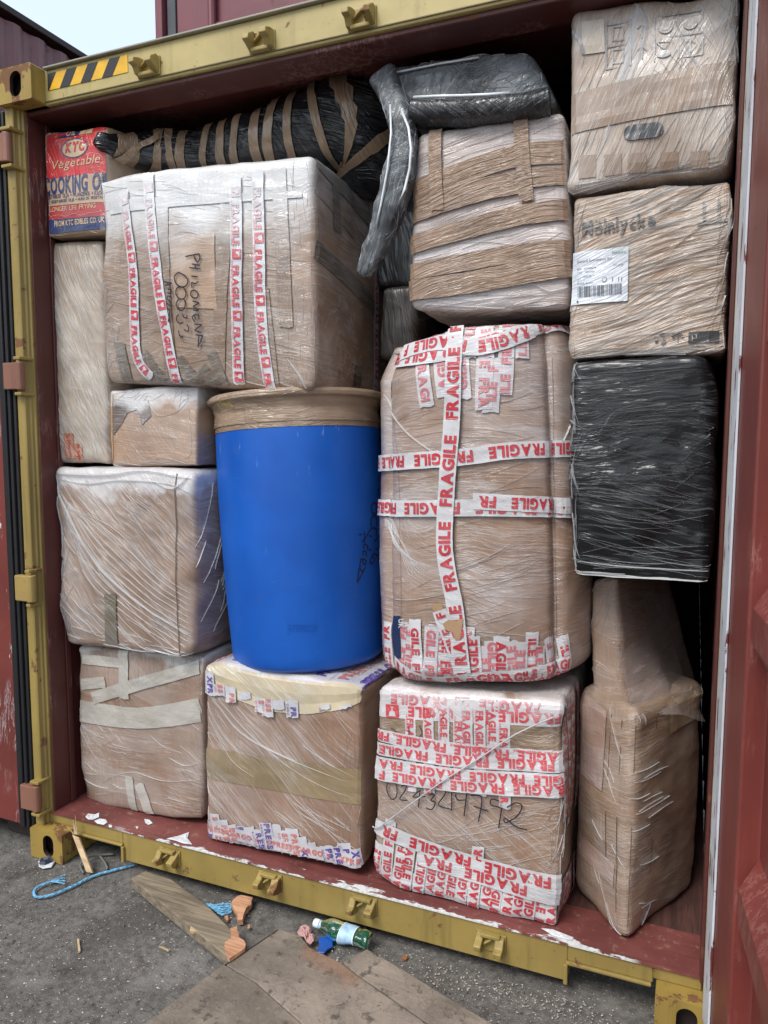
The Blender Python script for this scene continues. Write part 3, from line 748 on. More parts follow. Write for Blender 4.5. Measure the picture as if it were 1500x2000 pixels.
# container stacked on top of the loaded one
xT = P(303, 60, .25).x
T = thing('shipping_container', 'maroon container stacked directly on top of the yellow framed one', 'shipping container', (xT+1.22, .25, 2.903)); zT = 2.903
for a_ in (0, 2.40): m = MB(); m.box(xT+a_, xT+a_+.030, .25, .33, zT, zT+2.59); m.bevel(.004, 2); m.build('corner_post', mMar, T)
m = MB(); m.box(xT+.0301, xT+2.3999, .262, .33, zT, zT+.055); m.box(xT+.0301, xT+2.3999, .262, .33, zT+2.5, zT+2.59); m.bevel(.003, 1); m.build('end_rail', mMar, T)
m = MB(); m.box(xT+.038, xT+.075, .268, .30, zT+.056, zT+2.49); m.bevel(.004, 2); m.build('door_gasket', plain('grey_rubber', (.05, .055, .065), .5), T)
m = MB(); m.box(xT+.0755, xT+1.20, .275, .32, zT+.058, zT+2.49); m.box(xT+1.215, xT+2.39, .275, .32, zT+.058, zT+2.49); m.bevel(.003, 1); D1 = m.build('door_panel', mMar, T)
m = MB(); m.box(xT+.22, xT+2.3, .262, .2745, zT+.12, zT+.135); m.box(xT+.22, xT+2.3, .262, .2745, zT+.30, zT+.315); m.bevel(.003, 1); m.build('panel_rib', mMar, D1)
m = MB(); m.tube([(xT+.235, .258, zT+.06), (xT+.235, .258, zT+2.4)], .014, 10); m.build('lock_rod', mMar, T)
c = P(583, 5, .25); m = MB(); m.box(c.x-.02, c.x+.022, .235, .262, zT+.02, zT+.075); m.tube([(c.x+.03, .245, zT+.03), (c.x+.03, .245, zT+.09)], .008, 8); m.bevel(.003, 1); m.build('white_latch', plain('latch_white', (.55, .56, .56), .5), T)
MB().box(xT+.002, xT+2.428, .331, 12.3, zT+.02, zT+2.58).build('container_body', mMar, T)
# ================================================================ CARGO
mStr = G('film_fold'); mStr = mStr.out(Base_Color=(.80, .82, .84), Roughness=.15, Alpha=.40, Coat_Weight=1.0, Coat_Roughness=.05)
mStrD = G('film_fold_dim'); mStrD = mStrD.out(Base_Color=(.66, .70, .74), Roughness=.12, Alpha=.40, Coat_Weight=1.0, Coat_Roughness=.05)
mPen = plain('marker_ink', (.012, .014, .03), .5)
mWT = film('white_tape', (.58, .58, .60), 3, ((0, 60, 1), (30, 50, .6)), haze=.2, lines=.35, bump=.6, rough=.4, coat=.3)
mInk = film('red_ink', (.50, .018, .032), 3, ((0, 60, 1), (30, 50, .6)), haze=.10, lines=.30, bump=.6, rough=.4, coat=.3, milk=(.66, .5, .52))
mTan = film('tan_tape', (.34, .225, .14), 4, ((0, 60, 1),), haze=.1, lines=.25, bump=.8, rough=.35, coat=.5)
GROUP = 'wrapped parcels stacked in the container'
def start(name, label, cat, B): return thing(name, label, cat, B.base, None)
def cardb(col=CB, seed=1): return lambda g: card_color(g, col, seed)
def wrapper(**kw):
    def w(name, base, **k2): a = dict(kw); a.update(k2); return film(name, base, **a)
    return w
def folds(B, root, fn, mat=None, name='film_folds'):
    D = Dec(B); fn(D, mat or mStr); return D.build(name, root)

# ---- 1 cooking oil carton
B = Box([(94, 464), (207, 454), (213, 240), (83, 258)], Y=.135, d=.34, r=.016, bulge=.006, wob=.005, seed=1)
R1 = start('oil_carton', 'red, tan and navy cooking oil carton at the top left corner of the load', 'carton', B)
w = wrapper(seed=1, angs=((10, 90, .7), (70, 70, .4)), haze=.02, lines=.12, bump=.3)
tanc = (.40, .27, .16)
B.build('box', w('oil_carton_board', cardb(tanc, 1), haze=.2), R1)
iR = w('print_red', (.56, .018, .02)); iR2 = w('print_dark_red', (.40, .03, .035)); iN = w('print_navy', (.02, .035, .13)); iC = w('print_cream', (.62, .45, .27)); iT = w('print_tan', (.45, .31, .19))
D = Dec(B)
D.pq([(93, 352), (208, 338), (209, 250), (92, 265)], iR, .0012); D.pq([(96, 405), (206, 395), (208, 338), (93, 352)], iT, .0012)
D.pq([(97, 430), (206, 422), (206, 396), (96, 406)], iR2, .0012); D.pq([(98, 457), (206, 446), (206, 422), (97, 430)], iN, .0012)
D.pq([(117, 271), (153, 265), (153, 253), (116, 258)], iN, .002); D.pq([(155, 264), (166, 262), (166, 251), (155, 253)], iC, .002); D.pq([(167, 262), (180, 260), (180, 249), (167, 251)], iC, .002)
D.text('OIL', (130, 267), (148, 264), 8, iC, .003)
def oval(D, cx, cy, rx, ry, mat, off, tilt=-.14):
    c = B.px(cx, cy); st = [B.px(cx+rx*math.cos(a), cy+ry*math.sin(a)+rx*math.cos(a)*tilt) for a in [2*math.pi*i/28 for i in range(28)]]
    D.add([B.S(c[0], c[1], off)]+[B.S(p[0], p[1], off) for p in st], [(0, 1+i, 1+(i+1) % 28) for i in range(28)], mat)
oval(D, 147, 290, 26, 19.5, iN, .0020); oval(D, 147, 290, 23.5, 17, iC, .0028)
D.text('KTC', (129, 299), (166, 293), 17, iR, .0038, bold=.06, shear=.18)
D.text('Vegetable', (101, 333), (196, 318), 17, iC, .0028, bold=.0, shear=.28)
D.text('COOKING OIL', (94, 382), (210, 371), 32, iN, .0026, bold=.035)
D.text('VEGETABILISK OLJA + PFLANZENÖL + KASVIS', (95, 391), (206, 381), 5.5, iN, .0026, bold=.02); D.text('VEGETABILISK OLJE + HUILE DE VEGETALE', (101, 398), (206, 388), 5.5, iN, .0026, bold=.02)
D.text('LONGER LIFE FRYING', (99, 415), (188, 406), 8.5, iC, .0026, bold=0)
D.pstroke([(100, 424), (115, 420), (130, 423), (145, 417), (160, 421), (175, 416), (200, 414)], .001, iC, .0026)
D.text('FROM KTC EDIBLES CO. UK', (108, 443), (205, 434), 10, iC, .0026, bold=.02)
D.build('printed_front', R1)
def f(D, m):
    D.pridge([(96, 418), (115, 436), (150, 440), (190, 410)], .004, .003, m); D.pridge([(100, 440), (140, 450), (200, 432)], .003, .003, m)
    hw, hh = B.w/2, B.h/2; D.strands(26, (-hw, hw, -hh, -hh*.55), 10, (.03, .10), m, 2, spread=30); D.strands(24, (-hw, -hw*.8, -hh, hh), 85, (.03, .09), m, 3)
folds(B, R1, f)

# ---- 2 tall narrow parcel under it
B = Box([(108, 903), (212, 906), (203, 464), (85, 474)], Y=.165, d=.42, r=.02, bulge=.010, wob=.007, seed=2)
R2 = start('parcel', 'tall narrow beige parcel upright against the left wall, under the cooking oil carton', 'parcel', B)
w = wrapper(seed=2, angs=((62, 70, 1.0), (80, 90, .5)), haze=.36, lines=.45, bump=.45, mask=(.38, .56), milk=(.72, .69, .64), k=18)
B.build('box', w('beige_wrapped_board', cardb((.37, .28, .205), 2)), R2)
D = Dec(B); rt = w('red_brown_tape', (.42, .14, .07), haze=.2); rk = plain('red_brown_ink', (.38, .035, .03), .5)
D.pq([(128, 895), (147, 895), (143, 846), (125, 846)], rt, .0014); D.pq([(146, 900), (165, 899), (160, 865), (147, 866)], rt, .0018)
D.text('St Johnstone', (131, 848), (138, 894), 6, rk, .0024, bold=.0); D.text('St Johns', (151, 868), (155, 898), 6, rk, .0028, bold=.0)
D.pstroke([(113, 829), (117, 832)], .012, mPen, .003); D.build('printed_tape', R2)
hw, hh = B.w/2, B.h/2
folds(B, R2, lambda D, m: D.strands(230, (-hw*.8, hw*.95, -hh*.9, hh*.95), -62, (.03, .12), m, 3, w=(.0008, .002), h=.0012, spread=9), mStrD)

# ---- 3 large FRAGILE carton with handwriting
B = Box([(208, 748), (619, 764), (611, 301), (178, 341)], Y=[.14, .14, .14, .095], d=.66, r=.026, bulge=.020, wob=.007, seed=3)
hw, hh = B.w/2, B.h/2
def hk(q, h):      # left edge pinches in under a pointed top corner
    if q.x < -h.x*.6: return -.030*max(0, 1-abs(q.z/h.z-.55)/.5)*(-q.x/h.x-.6)/.4
    return 0
B.hook = hk
R3 = start('carton', 'largest brown carton, PHILOMENA handwritten down its front between vertical FRAGILE tapes', 'carton', B)
w = wrapper(seed=3, angs=((8, 110, .8), (90, 120, .55), (-14, 60, .5)), haze=.14, lines=.42, bump=.5, mask=(.42, .6), top=(hh*1.42, .10, .82, B.F[1].x-B.base.x), milk=(.74, .75, .76))
B.build('box', w('carton3_board', cardb((.31, .198, .128), 3)), R3)
bt = w('brown_tape3', (.22, .135, .08), haze=.12)
bt2 = w('dark_tape3', (.12, .085, .055), haze=.12)
for i, (a, b, wd, mt) in enumerate([((318, 390), (338, 745), .05, bt), ((445, 400), (430, 752), .05, bt), ((520, 560), (545, 760), .02, bt), ((545, 330), (560, 640), .05, bt), ((235, 670), (252, 748), .045, bt2), ((282, 690), (330, 748), .035, bt2),
                                    ((350, 700), (390, 755), .040, bt2), ((395, 720), (425, 758), .05, bt2), ((415, 690), (440, 758), .04, bt2)]):
    tape(B, R3, [a, b], wd, mt, off=.0012+i*.0004, seed=i)
D = Dec(B); D.pq([(215, 395), (590, 372), (591, 386), (216, 420)], bt2, .0020); D.pq([(345, 600), (425, 604), (420, 455), (330, 462)], w('lighter_patch', (.40, .26, .165), haze=.05, lines=.3), .0022); D.build('tape_patch', R3)
wt3 = w('fragile_tape_film', (.62, .62, .66), haze=.1, lines=.3); ik3 = w('fragile_ink_film', (.60, .03, .045), haze=.04, lines=.25)
for i, (pp, st0) in enumerate([([(243, 372), (262, 540), (268, 690), (298, 738)], .02), ([(292, 340), (304, 500), (325, 640), (350, 748)], .035), ([(462, 345), (464, 500), (470, 750)], .035), ([(505, 333), (508, 500), (514, 650), (530, 756)], .0)]):
    tape(B, R3, pp, .043, wt3, 'fragile_tape', '\x01 FRAGILE', ik3, .50, st0, .12, .0042+i*.0006, small='HANDLE WITH CARE', seed=i+20)
# tapes on the right hand side face
sx = B.w/2
for i, (s0, t0, s1, t1, wd) in enumerate([(sx+.02, hh*.78, sx+.42, hh*.40, .06), (sx+.01, hh*.22, sx+.46, -hh*.12, .06), (sx+.02, hh*.98, sx+.5, hh*.7, .05), (sx+.30, -hh*.95, sx+.30, -hh*.7, .06), (sx+.14, hh*.45, sx+.14, hh*.9, .05)]):
    tape(B, R3, None, wd, bt2 if i else bt, st=[(s0, t0), (s1, t1)], off=.0012+i*.0005, seed=i+30)
tape(B, R3, None, .045, wt3, 'fragile_tape', '\x01 FRAGILE', ik3, .50, 0, .1, .004, st=[(sx+.45, hh*.97), (sx+.45, -hh*.97)], small='HANDLE WITH CARE', seed=41)
# handwriting, read downwards
def poly(D, L, w, m, off=.0075, sm=4):
    for s_ in L: D.pstroke(s_, w, m, off, smooth=sm if len(s_) > 2 else 0)
D = Dec(B); z = lambda pts: [(300+x*.13, 440+y*.13) for x, y in pts]
HW = [[(500, 480), (640, 450), (700, 440)], [(630, 445), (640, 500), (680, 560), (720, 500), (700, 430)], [(600, 590), (720, 610)], [(560, 645), (730, 665)], [(650, 600), (650, 660)],
      [(590, 772), (685, 780)], [(600, 950), (595, 860)], [(595, 865), (650, 885), (695, 850)], [(640, 980), (690, 1030), (680, 1090), (630, 1098), (585, 1060), (590, 1000), (640, 980)],
      [(610, 1145), (710, 1170)], [(710, 1170), (620, 1225)], [(620, 1225), (700, 1290)], [(700, 1290), (615, 1280)], [(640, 1455), (605, 1390), (640, 1345)], [(640, 1345), (650, 1420)], [(650, 1345), (700, 1360), (705, 1420)],
      [(635, 1490), (750, 1500)], [(750, 1500), (640, 1580)], [(640, 1580), (735, 1620)], [(655, 1650), (765, 1665)], [(765, 1665), (690, 1835)], [(705, 1660), (690, 1835)],
      [(400, 715), (500, 770), (540, 850), (500, 925), (410, 925), (345, 850), (340, 770), (400, 715)], [(400, 930), (480, 950), (512, 1040), (480, 1105), (410, 1110), (360, 1040), (370, 960), (430, 925)],
      [(410, 1110), (490, 1130), (495, 1230), (450, 1285), (390, 1260), (365, 1180), (400, 1115)], [(470, 1460), (420, 1480), (375, 1440), (375, 1380), (405, 1350)], [(460, 1340), (480, 1390), (535, 1400)], [(515, 1410), (530, 1360)],
      [(400, 1580), (415, 1660), (450, 1690), (468, 1665)], [(520, 1495), (550, 1540), (540, 1600), (480, 1570)],
      [(165, 850), (300, 880)], [(300, 880), (195, 915)], [(235, 860), (230, 910)], [(240, 970), (290, 980), (280, 1030), (235, 1020)], [(290, 1090), (240, 1070), (230, 1110), (270, 1150)], [(225, 1180), (290, 1215), (270, 1150)], [(230, 1240), (245, 1270), (275, 1270)], [(275, 1280), (245, 1455)]]
poly(D, [z(s_) for s_ in HW], .0044, mPen); D.build('handwriting', R3)
def f(D, m):
    D.strands(150, (-hw*.95, hw*.98, -hh*.9, hh*.9), -9, (.04, .20), m, 4, w=(.0008, .0022), h=.0012, spread=5); D.strands(40, (-hw*.9, hw*.9, -hh*.95, -hh*.6), -22, (.06, .25), m, 5, spread=4)
    D.strands(70, (hw*.75, hw*1.0, -hh*.95, hh*.95), 90, (.03, .10), m, 6, w=(.001, .004)); D.strands(30, (-hw, -hw*.82, -hh, 0), 70, (.04, .12), m, 8, w=(.002, .005), h=.003, spread=20)
    D.pridge([(300, 735), (420, 700), (480, 745), (560, 770)], .003, .002, m); D.pridge([(345, 590), (450, 585), (600, 610)], .002, .002, m); D.pridge([(560, 700), (585, 735), (600, 762)], .01, .004, m)
folds(B, R3, f)

# ---- 5 small carton
B = Box([(216, 910), (383, 912), (385, 752), (212, 762)], Y=.18, d=.24, r=.014, bulge=.004, wob=.005, seed=5)
R5 = start('carton', 'small brown carton with a torn dark tape patch, left of the drum rim', 'carton', B)
hw, hh = B.w/2, B.h/2
w = wrapper(seed=5, angs=((0, 80, .7), (50, 70, .5)), haze=.12, lines=.4, bump=.5, top=(hh*1.62, .035, .8))
B.build('box', w('carton5_board', cardb((.38, .24, .155), 5)), R5)
D = Dec(B); dk = w('grey_torn_tape', (.13, .095, .08), haze=.15)
c0 = [(222, 783), (290, 782), (296, 812), (278, 830), (268, 800), (250, 806), (240, 825), (222, 850)]
st = [B.px(*p) for p in c0]; D.add([B.S(a, b, .0015) for a, b in st], [(0, 1, 4), (1, 2, 3, 4), (0, 4, 5, 6, 7)], dk); D.pq([(217, 905), (222, 905), (221, 770), (214, 772)], w('edge_tape5', (.50, .29, .13)), .0012); D.build('torn_tape', R5)
def f(D, m):
    D.strands(60, (-hw*.9, hw*.9, hh*.6, hh*.98), 0, (.03, .09), m, 1, spread=40, bend=.3); D.pridge([(290, 790), (310, 812), (345, 805), (365, 785)], .003, .002, m); D.pridge([(370, 800), (375, 880), (360, 895)], .003, .002, m)
    D.strands(26, (-hw, hw, -hh, -hh*.8), -3, (.05, .14), m, 2); D.strands(12, (-hw*.3, hw*.8, -hh*.4, 0), -5, (.05, .14), m, 2, w=(.0008, .001))
folds(B, R5, f)

# ---- 6 bulging box
B = Box([(122, 1256), (380, 1287), (376, 918), (106, 914)], Y=.135, d=.37, r=.022, bulge=.022, wob=.012, seed=6)
R6 = start('parcel', 'bulging brown box with a white film flap along its top and a diagonal gathered streak', 'parcel', B)
hw, hh = B.w/2, B.h/2
w = wrapper(seed=6, angs=((40, 80, .8), (46, 55, .6)), haze=.34, lines=.4, bump=.5, mask=(.38, .56), top=(hh*1.78, .03, .80), milk=(.62, .61, .62))
B.build('box', w('box6_board', cardb((.285, .186, .128), 6)), R6)
D = Dec(B); D.pq([(208, 1255), (232, 1258), (228, 1160), (205, 1160)], w('olive_tape6', (.15, .125, .085)), .002)
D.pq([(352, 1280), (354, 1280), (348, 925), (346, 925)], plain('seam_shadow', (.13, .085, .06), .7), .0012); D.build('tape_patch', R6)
def f(D, m):
    D.strands(170, (-hw*.95, hw*.9, -hh*.95, hh*.85), -40, (.08, .28), m, 4, w=(.0010, .0026), spread=5)
    D.pridge([(112, 945), (180, 1090), (280, 1185), (378, 1245)], .010, .004, m); D.pridge([(112, 950), (175, 1080), (275, 1180), (375, 1240)], .003, .005, m); [D.pridge([(112+k*3, 945+k*7), (180+k*5, 1090-k*9), (280+k*4, 1185-k*10), (376, 1245-k*12)], .003, .002, m) for k in range(-3, 8)]
    D.pridge([(108, 925), (200, 928), (290, 922), (372, 935)], .010, .010, m); D.pridge([(115, 935), (170, 945), (240, 938), (330, 945), (370, 962)], .006, .006, m); D.pridge([(300, 940), (340, 955), (370, 930)], .02, .010, m)
    D.strands(50, (-hw, -hw*.8, -hh, hh), 80, (.06, .16), m, 7, w=(.0015, .004), spread=12); D.strands(50, (-hw, hw, -hh, -hh*.82), -8, (.08, .2), m, 9, w=(.0015, .004), spread=6)
    D.strands(50, (hw+.03, hw+.33, -hh*.8, hh*.9), 62, (.08, .25), m, 10, w=(.001, .002), spread=8)
folds(B, R6, f)

# ---- 7 box bottom left
B = Box([(158, 1566), (397, 1612), (396, 1280), (152, 1262)], Y=.18, d=.5, r=.018, bulge=.008, wob=.006, seed=7)
R7 = start('parcel', 'brown box at the bottom left of the load, pale tape bands around its upper half', 'parcel', B)
hw, hh = B.w/2, B.h/2
w = wrapper(seed=7, angs=((2, 90, .6), (90, 130, .5), (45, 60, .4)), haze=.24, lines=.4, bump=.5, top=(hh*1.93, .03, .7), milk=(.66, .66, .64))
B.build('box', w('box7_board', cardb((.295, .182, .125), 7)), R7)
wt = w('pale_tape7', (.40, .37, .32), haze=.25, lines=.4)
tape(B, R7, [(158, 1380), (270, 1397), (392, 1378)], .062, wt, off=.0016, seed=1); tape(B, R7, [(158, 1395), (270, 1409), (392, 1395)], .055, wt, off=.0026, seed=2)
tape(B, R7, [(182, 1363), (270, 1336), (390, 1302)], .05, wt, off=.0034, seed=3); tape(B, R7, [(160, 1336), (206, 1332)], .045, wt, off=.0024, seed=4); tape(B, R7, [(243, 1270), (244, 1365)], .045, wt, off=.0030, seed=5)
tape(B, R7, [(162, 1286), (235, 1294)], .04, wt, off=.003, seed=7); tape(B, R7, [(252, 1516), (264, 1588)], .036, wt, off=.0016, seed=6); tape(B, R7, [(272, 1530), (290, 1596)], .045, wt, off=.0022, seed=8)
def f(D, m):
    D.strands(110, (-hw*.9, hw*.9, hh*.62, hh*.98), -86, (.03, .09), m, 4, w=(.0008, .002), spread=12); D.strands(60, (-hw*.95, hw*.95, -hh*.9, hh*.2), -3, (.04, .14), m, 5, w=(.0008, .0016), spread=14)
    D.strands(30, (-hw*.95, -hw*.2, -hh*.3, hh*.3), -50, (.04, .14), m, 6, w=(.0008, .0014)); D.pridge([(165, 1520), (190, 1535), (212, 1540)], .003, .003, m); D.pridge([(210, 1520), (260, 1508), (320, 1525), (395, 1522)], .002, .002, m); D.pridge([(330, 1480), (360, 1495), (390, 1490)], .003, .003, m)
folds(B, R7, f)

# ---- 9 box under the drum (cargo tape)
B = Box([(404, 1640), (704, 1700), (710, 1346), (400, 1296)], Y=.12, d=.50, r=.022, bulge=.006, wob=.006, seed=9)
R9 = start('parcel', 'brown box under the blue drum, purple printed white tape round its base', 'parcel', B)
hw, hh = B.w/2, B.h/2
w = wrapper(seed=9, angs=((38, 80, .7), (30, 50, .5), (90, 100, .25)), haze=.14, lines=.38, bump=.35, milk=(.66, .66, .66))
B.build('box', w('box9_board', cardb((.295, .176, .115), 9)), R9)
wt = w('courier_tape', (.55, .54, .58), haze=.1, lines=.3); ol = w('olive_tape9', (.25, .175, .085), haze=.10)
ip = w('purple_ink', (.09, .05, .30), haze=.05); ir = w('pink_ink', (.55, .17, .14), haze=.15); cream = w('cream_film_flap', (.58, .49, .33), angs=((38, 60, 1.2),), haze=.12, lines=.6)
D = Dec(B); D.pq([(402, 1520), (706, 1570), (706, 1512), (401, 1476)], ol, .0012); D.pq([(402, 1500), (706, 1548), (706, 1500), (401, 1460)], ol, .0016); D.build('olive_tape', R9)
# cream flap hanging below the top edge
D = Dec(B); top = B.h/2; n = 40; V = []; F = []
for i in range(n+1):
    x = lerp(-hw*.99, hw*1.02, i/n); lo = top-.030-.095*math.sin(math.pi*min(1, max(0, (i/n)*.92+.06)))**.8+noise.noise(Vector((i*.7, 0, 0)))*.006
    for j in range(5): V.append(B.S(x, lerp(top+.02, lo, j/4), .004+.003*math.sin(j*1.4)))
for i in range(n):
    for j in range(4): k = i*5+j; F.append((k, k+1, k+6, k+5))
D.add(V, F, cream); D.build('film_flap', R9)
Rn = random.Random(5); words = ['XPRESS', 'CARGO', 'XPRESS CARGO']
def courier(px, off, seed, wd=.05):
    a = Rn.choice(words); k = Rn.random()
    tape(B, R9, px, wd, wt, 'courier_tape', ('x  XPRESS CARGO  ' if k < .5 else 'XPRESS x CARGO  '), ip if k < .62 else ir, .42, Rn.uniform(-.1, 0), .1, off, bold=.05, small='CARGO DOOR TO DOOR SERVICE', seed=seed, toff=.12)
xs_ = list(range(404, 706, 17))
for i, x in enumerate(xs_):
    yb = 1640+(x-404)*.2; yt = yb-44-Rn.uniform(-6, 14)+(8 if x > 600 else 0)
    courier([(x-4, yt), (x+5, yb-6)], .0022+(i % 4)*.0007, i)
tape(B, R9, [(402, 1632), (560, 1672), (704, 1694)], .055, wt, 'courier_tape', 'XPRESS x CARGO   ', ip, .4, -.05, .1, .0052, seed=60)
tape(B, R9, [(402, 1612), (540, 1646), (704, 1680)], .045, wt, 'courier_tape', 'XPRESS CARGO x  ', ir, .4, -.02, .1, .0048, seed=61)
for i, (x, y0, y1) in enumerate([(410, 1310, 1356), (430, 1335, 1358), (452, 1340, 1370), (480, 1350, 1364), (510, 1362, 1390), (524, 1362, 1398), (545, 1366, 1384), (572, 1366, 1400), (634, 1376, 1384), (675, 1376, 1382)]):
    courier([(x, y0), (x+2, y1)], .0066+(i % 3)*.0008, i+70, .045)
# tape over the top face, round the drum foot
for i in range(8):
    s0 = lerp(-hw*.95, hw*.95, i/7)
    tape(B, R9, None, .09, wt, 'courier_tape', 'XPRESS CARGO x  ', ip if i % 2 else ir, .4, 0, .1, .0015+(i % 3)*.0008, st=[(s0, hh-.004), (s0+.01, hh+.47)], small='CARGO DOOR TO DOOR', seed=i+90)
def f(D, m):
    D.pridge([(408, 1352), (470, 1430), (560, 1480), (690, 1530)], .006, .005, m); D.pridge([(410, 1345), (500, 1445), (600, 1520), (698, 1560)], .004, .004, m); D.pridge([(408, 1400), (450, 1480), (500, 1520)], .005, .004, m)
    D.pridge([(406, 1370), (440, 1440), (500, 1500)], .004, .003, m); D.pridge([(590, 1455), (640, 1490), (700, 1520)], .003, .003, m)
    D.strands(150, (-hw*.95, hw*.95, -hh*.9, hh*.7), -42, (.06, .26), m, 4, w=(.0008, .0020), spread=5); D.strands(40, (-hw*.98, -hw*.7, -hh*.8, hh*.6), -62, (.08, .25), m, 5, w=(.001, .003))
    D.strands(60, (0, hw*.98, -hh*.95, -hh*.4), -25, (.06, .2), m, 6, w=(.0008, .002)); D.strands(40, (hw*.8, hw, -hh*.9, hh*.8), 88, (.05, .2), m, 7, w=(.0015, .004))
folds(B, R9, f)

# ---- 8 blue drum
b0 = Vector((P(604, 1290, .385).x, .385, .811)); t0 = P(580, 778, .42); L = (t0-b0).length; f0 = 1.0
prof = [(0, .262), (.012, .274), (.03, .279), (.30, .293), (.62, .302), (.86, .300), (.90, .298), (.935, .292), (.96, .300), (.972, .308), (.976, .318), (.99, .320), (1.0, .314)]
C = Cyl(b0, t0, prof)
R8 = thing('plastic_drum', 'tall blue plastic drum with brown tape sealing its lid', 'drum', b0)
def drumcol(name):
    g = G(name); v = g.obj; mo = g.noise(v, 4, 4); c = g.mix(g.step(mo, .3, .7), (.004, .080, .40), (.006, .102, .48))
    sc = g.noise(g.scale(v, (6, 6, 60)), 1, 5, .7); c = g.mix(g.math('MULTIPLY', g.step(sc, .66, .72), .25), c, (.12, .25, .6))
    du = g.step(g.noise(v, 14, 6, .72), .56, .72); c = g.mix(g.math('MULTIPLY', du, .35), c, (.035, .10, .34)); s2 = g.noise(g.scale(v, (40, 40, 5)), 1, 4, .7); c = g.mix(g.math('MULTIPLY', g.step(s2, .66, .70), .35), c, (.25, .38, .62))
    return g.out(Base_Color=c, Roughness=.42, Normal=g.bump(g.noise(v, 12, 3), .08, .004), Specular_IOR_Level=.4)
zs = [L*f for f in (0, .006, .012, .02, .03)]+[lerp(.03, .86, i/30)*L for i in range(1, 31)]+[L*f for f in (.88, .90, .92, .935, .95, .96, .972)]
bd = C.lathe('drum_body', drumcol('blue_plastic'), R8, 0, L, zs=zs, n=96)
w = wrapper(seed=8, angs=((0, 70, 1.0), (14, 50, .7), (80, 60, .3)), haze=.08, lines=.35, bump=1.0, milk=(.60, .50, .40))
tp = w('drum_tape', (.33, .225, .15)); 
lid = C.lathe('lid', tp, R8, 0, L, zs=[L*lerp(.962, 1.0, i/14) for i in range(15)], n=96, off=.003, wob=.004, caps=(False, True))
C.lathe('lid_tape', tp, R8, 0, L, zs=[L*lerp(.888, .968, i/16) for i in range(17)], n=120, off=.004, wob=.004, caps=(False, False))
C.lathe('lid_tape', w('drum_tape_lower', (.25, .17, .11), haze=.05), R8, 0, L, zs=[L*lerp(.868, .892, i/5) for i in range(6)], n=120, off=.0015, wob=.001, caps=(False, False))
D = Dec(C); ym = plain('yellow_strap', (.55, .43, .03), .5)
for k in range(7): D.pstroke([(430+k*4, 788-k % 2*3), (436+k*4, 795-k % 3*2)], .004, ym, .012, g=(-.25, L*.95), smooth=0)
D.build('lid_cord', R8)
D = Dec(C); zz2 = lambda pts: [(640+x*.115, 930+y*.115) for x, y in pts]
DW = [[(870, 210), (850, 250), (850, 340)], [(800, 450), (835, 500), (825, 600), (790, 640), (745, 600), (735, 520), (770, 460), (810, 450)], [(740, 870), (735, 740), (780, 670), (830, 720), (835, 850)],
      [(580, 1120), (640, 1040), (720, 910), (790, 880), (830, 930), (825, 1060), (790, 1115)], [(700, 1250), (850, 1240)], [(860, 1470), (850, 1370), (790, 1320), (730, 1400), (720, 1480), (780, 1450), (790, 1360)],
      [(530, 985), (740, 1020)], [(615, 940), (630, 1140)], [(600, 1225), (620, 1160), (670, 1180), (680, 1270)], [(600, 1350), (600, 1280), (650, 1290), (650, 1370)], [(555, 1400), (650, 1430), (630, 1500), (590, 1460), (610, 1400)],
      [(560, 1410), (545, 1560), (590, 1620)], [(635, 1545), (500, 1810)], [(500, 1810), (530, 1560)], [(530, 1550), (600, 1640)]]
for s_ in DW: D.pstroke(zz2(s_), .0052, mPen, .0012, g=(.28, L*.5), smooth=4 if len(s_) > 2 else 0)
D.build('handwriting', R8)
D = Dec(C); em = drumcol('blue_plastic_relief'); D.text('97890221', (561, 1232), (617, 1232), 14, em, .0022, g=(0, .15), bold=0)
D.stroke([C.px(560, 1238, (0, .12)), C.px(615, 1238, (0, .12))], .0015, em, .002); D.stroke([C.px(559, 1214, (0, .15)), C.px(618, 1214, (0, .15))], .0012, em, .0015); D.build('moulded_number', R8)

# ---- 10 barrel shaped FRAGILE parcel
B = Box([(702, 1333), (1138, 1340), (1118, 612), (700, 640)], Y=[.10, .12, .12, .12], d=.58, r=.05, bulge=.010, wob=.006, rnd=2.7, seed=10)
hw, hh = B.w/2, B.h/2
def hk10(q, h):
    t = q.z/h.z; o = 0
    if t > .72 and q.x < 0: o -= .055*(t-.72)/.28*min(1, -q.x/h.x*1.3)
    if t > .75: o -= .012*(t-.75)/.25
    return o
B.hook = hk10
R10 = start('parcel', 'tall barrel shaped parcel right of the drum, crossed by red and white FRAGILE tapes', 'parcel', B)
w = wrapper(seed=10, angs=((4, 110, .9), (-8, 70, .7), (25, 60, .3)), haze=.38, lines=.45, bump=.4, mask=(.40, .58), milk=(.66, .66, .69))
B.build('box', w('barrel_board', cardb((.305, .192, .128), 10)), R10)
hz = w('hazy_white_tape', (.55, .53, .55), haze=.35, lines=.4); hi = w('hazy_red_ink', (.56, .12, .14), haze=.3, lines=.35, milk=(.66, .60, .62))
D = Dec(B); seam = plain('board_crease', (.17, .10, .065), .7)
for x in (777, 1078): D.pstroke([(x, 700), (x+2, 900), (x+6, 1100), (x+10, 1280)], .0016, seam, .001)
D.build('board_crease', R10)
vt = [((835, 795), (826, 700), 0), ((870, 775), (862, 690), 1), ((905, 780), (900, 690), 1), ((958, 805), (965, 700), 1), ((985, 770), (995, 640), 1), ((945, 800), (948, 700), 0)]
for i, (a, b, up) in enumerate(vt): tape(B, R10, [a, b] if up else [b, a], .052, hz, 'fragile_tape', 'FRAGILE ', hi, .55, -.03*i, .12, .002+i*.0004, seed=i)
tape(B, R10, [(765, 762), (800, 760)], .05, hz, 'fragile_tape', 'FRA', hi, .6, .0, .2, .002, seed=8)
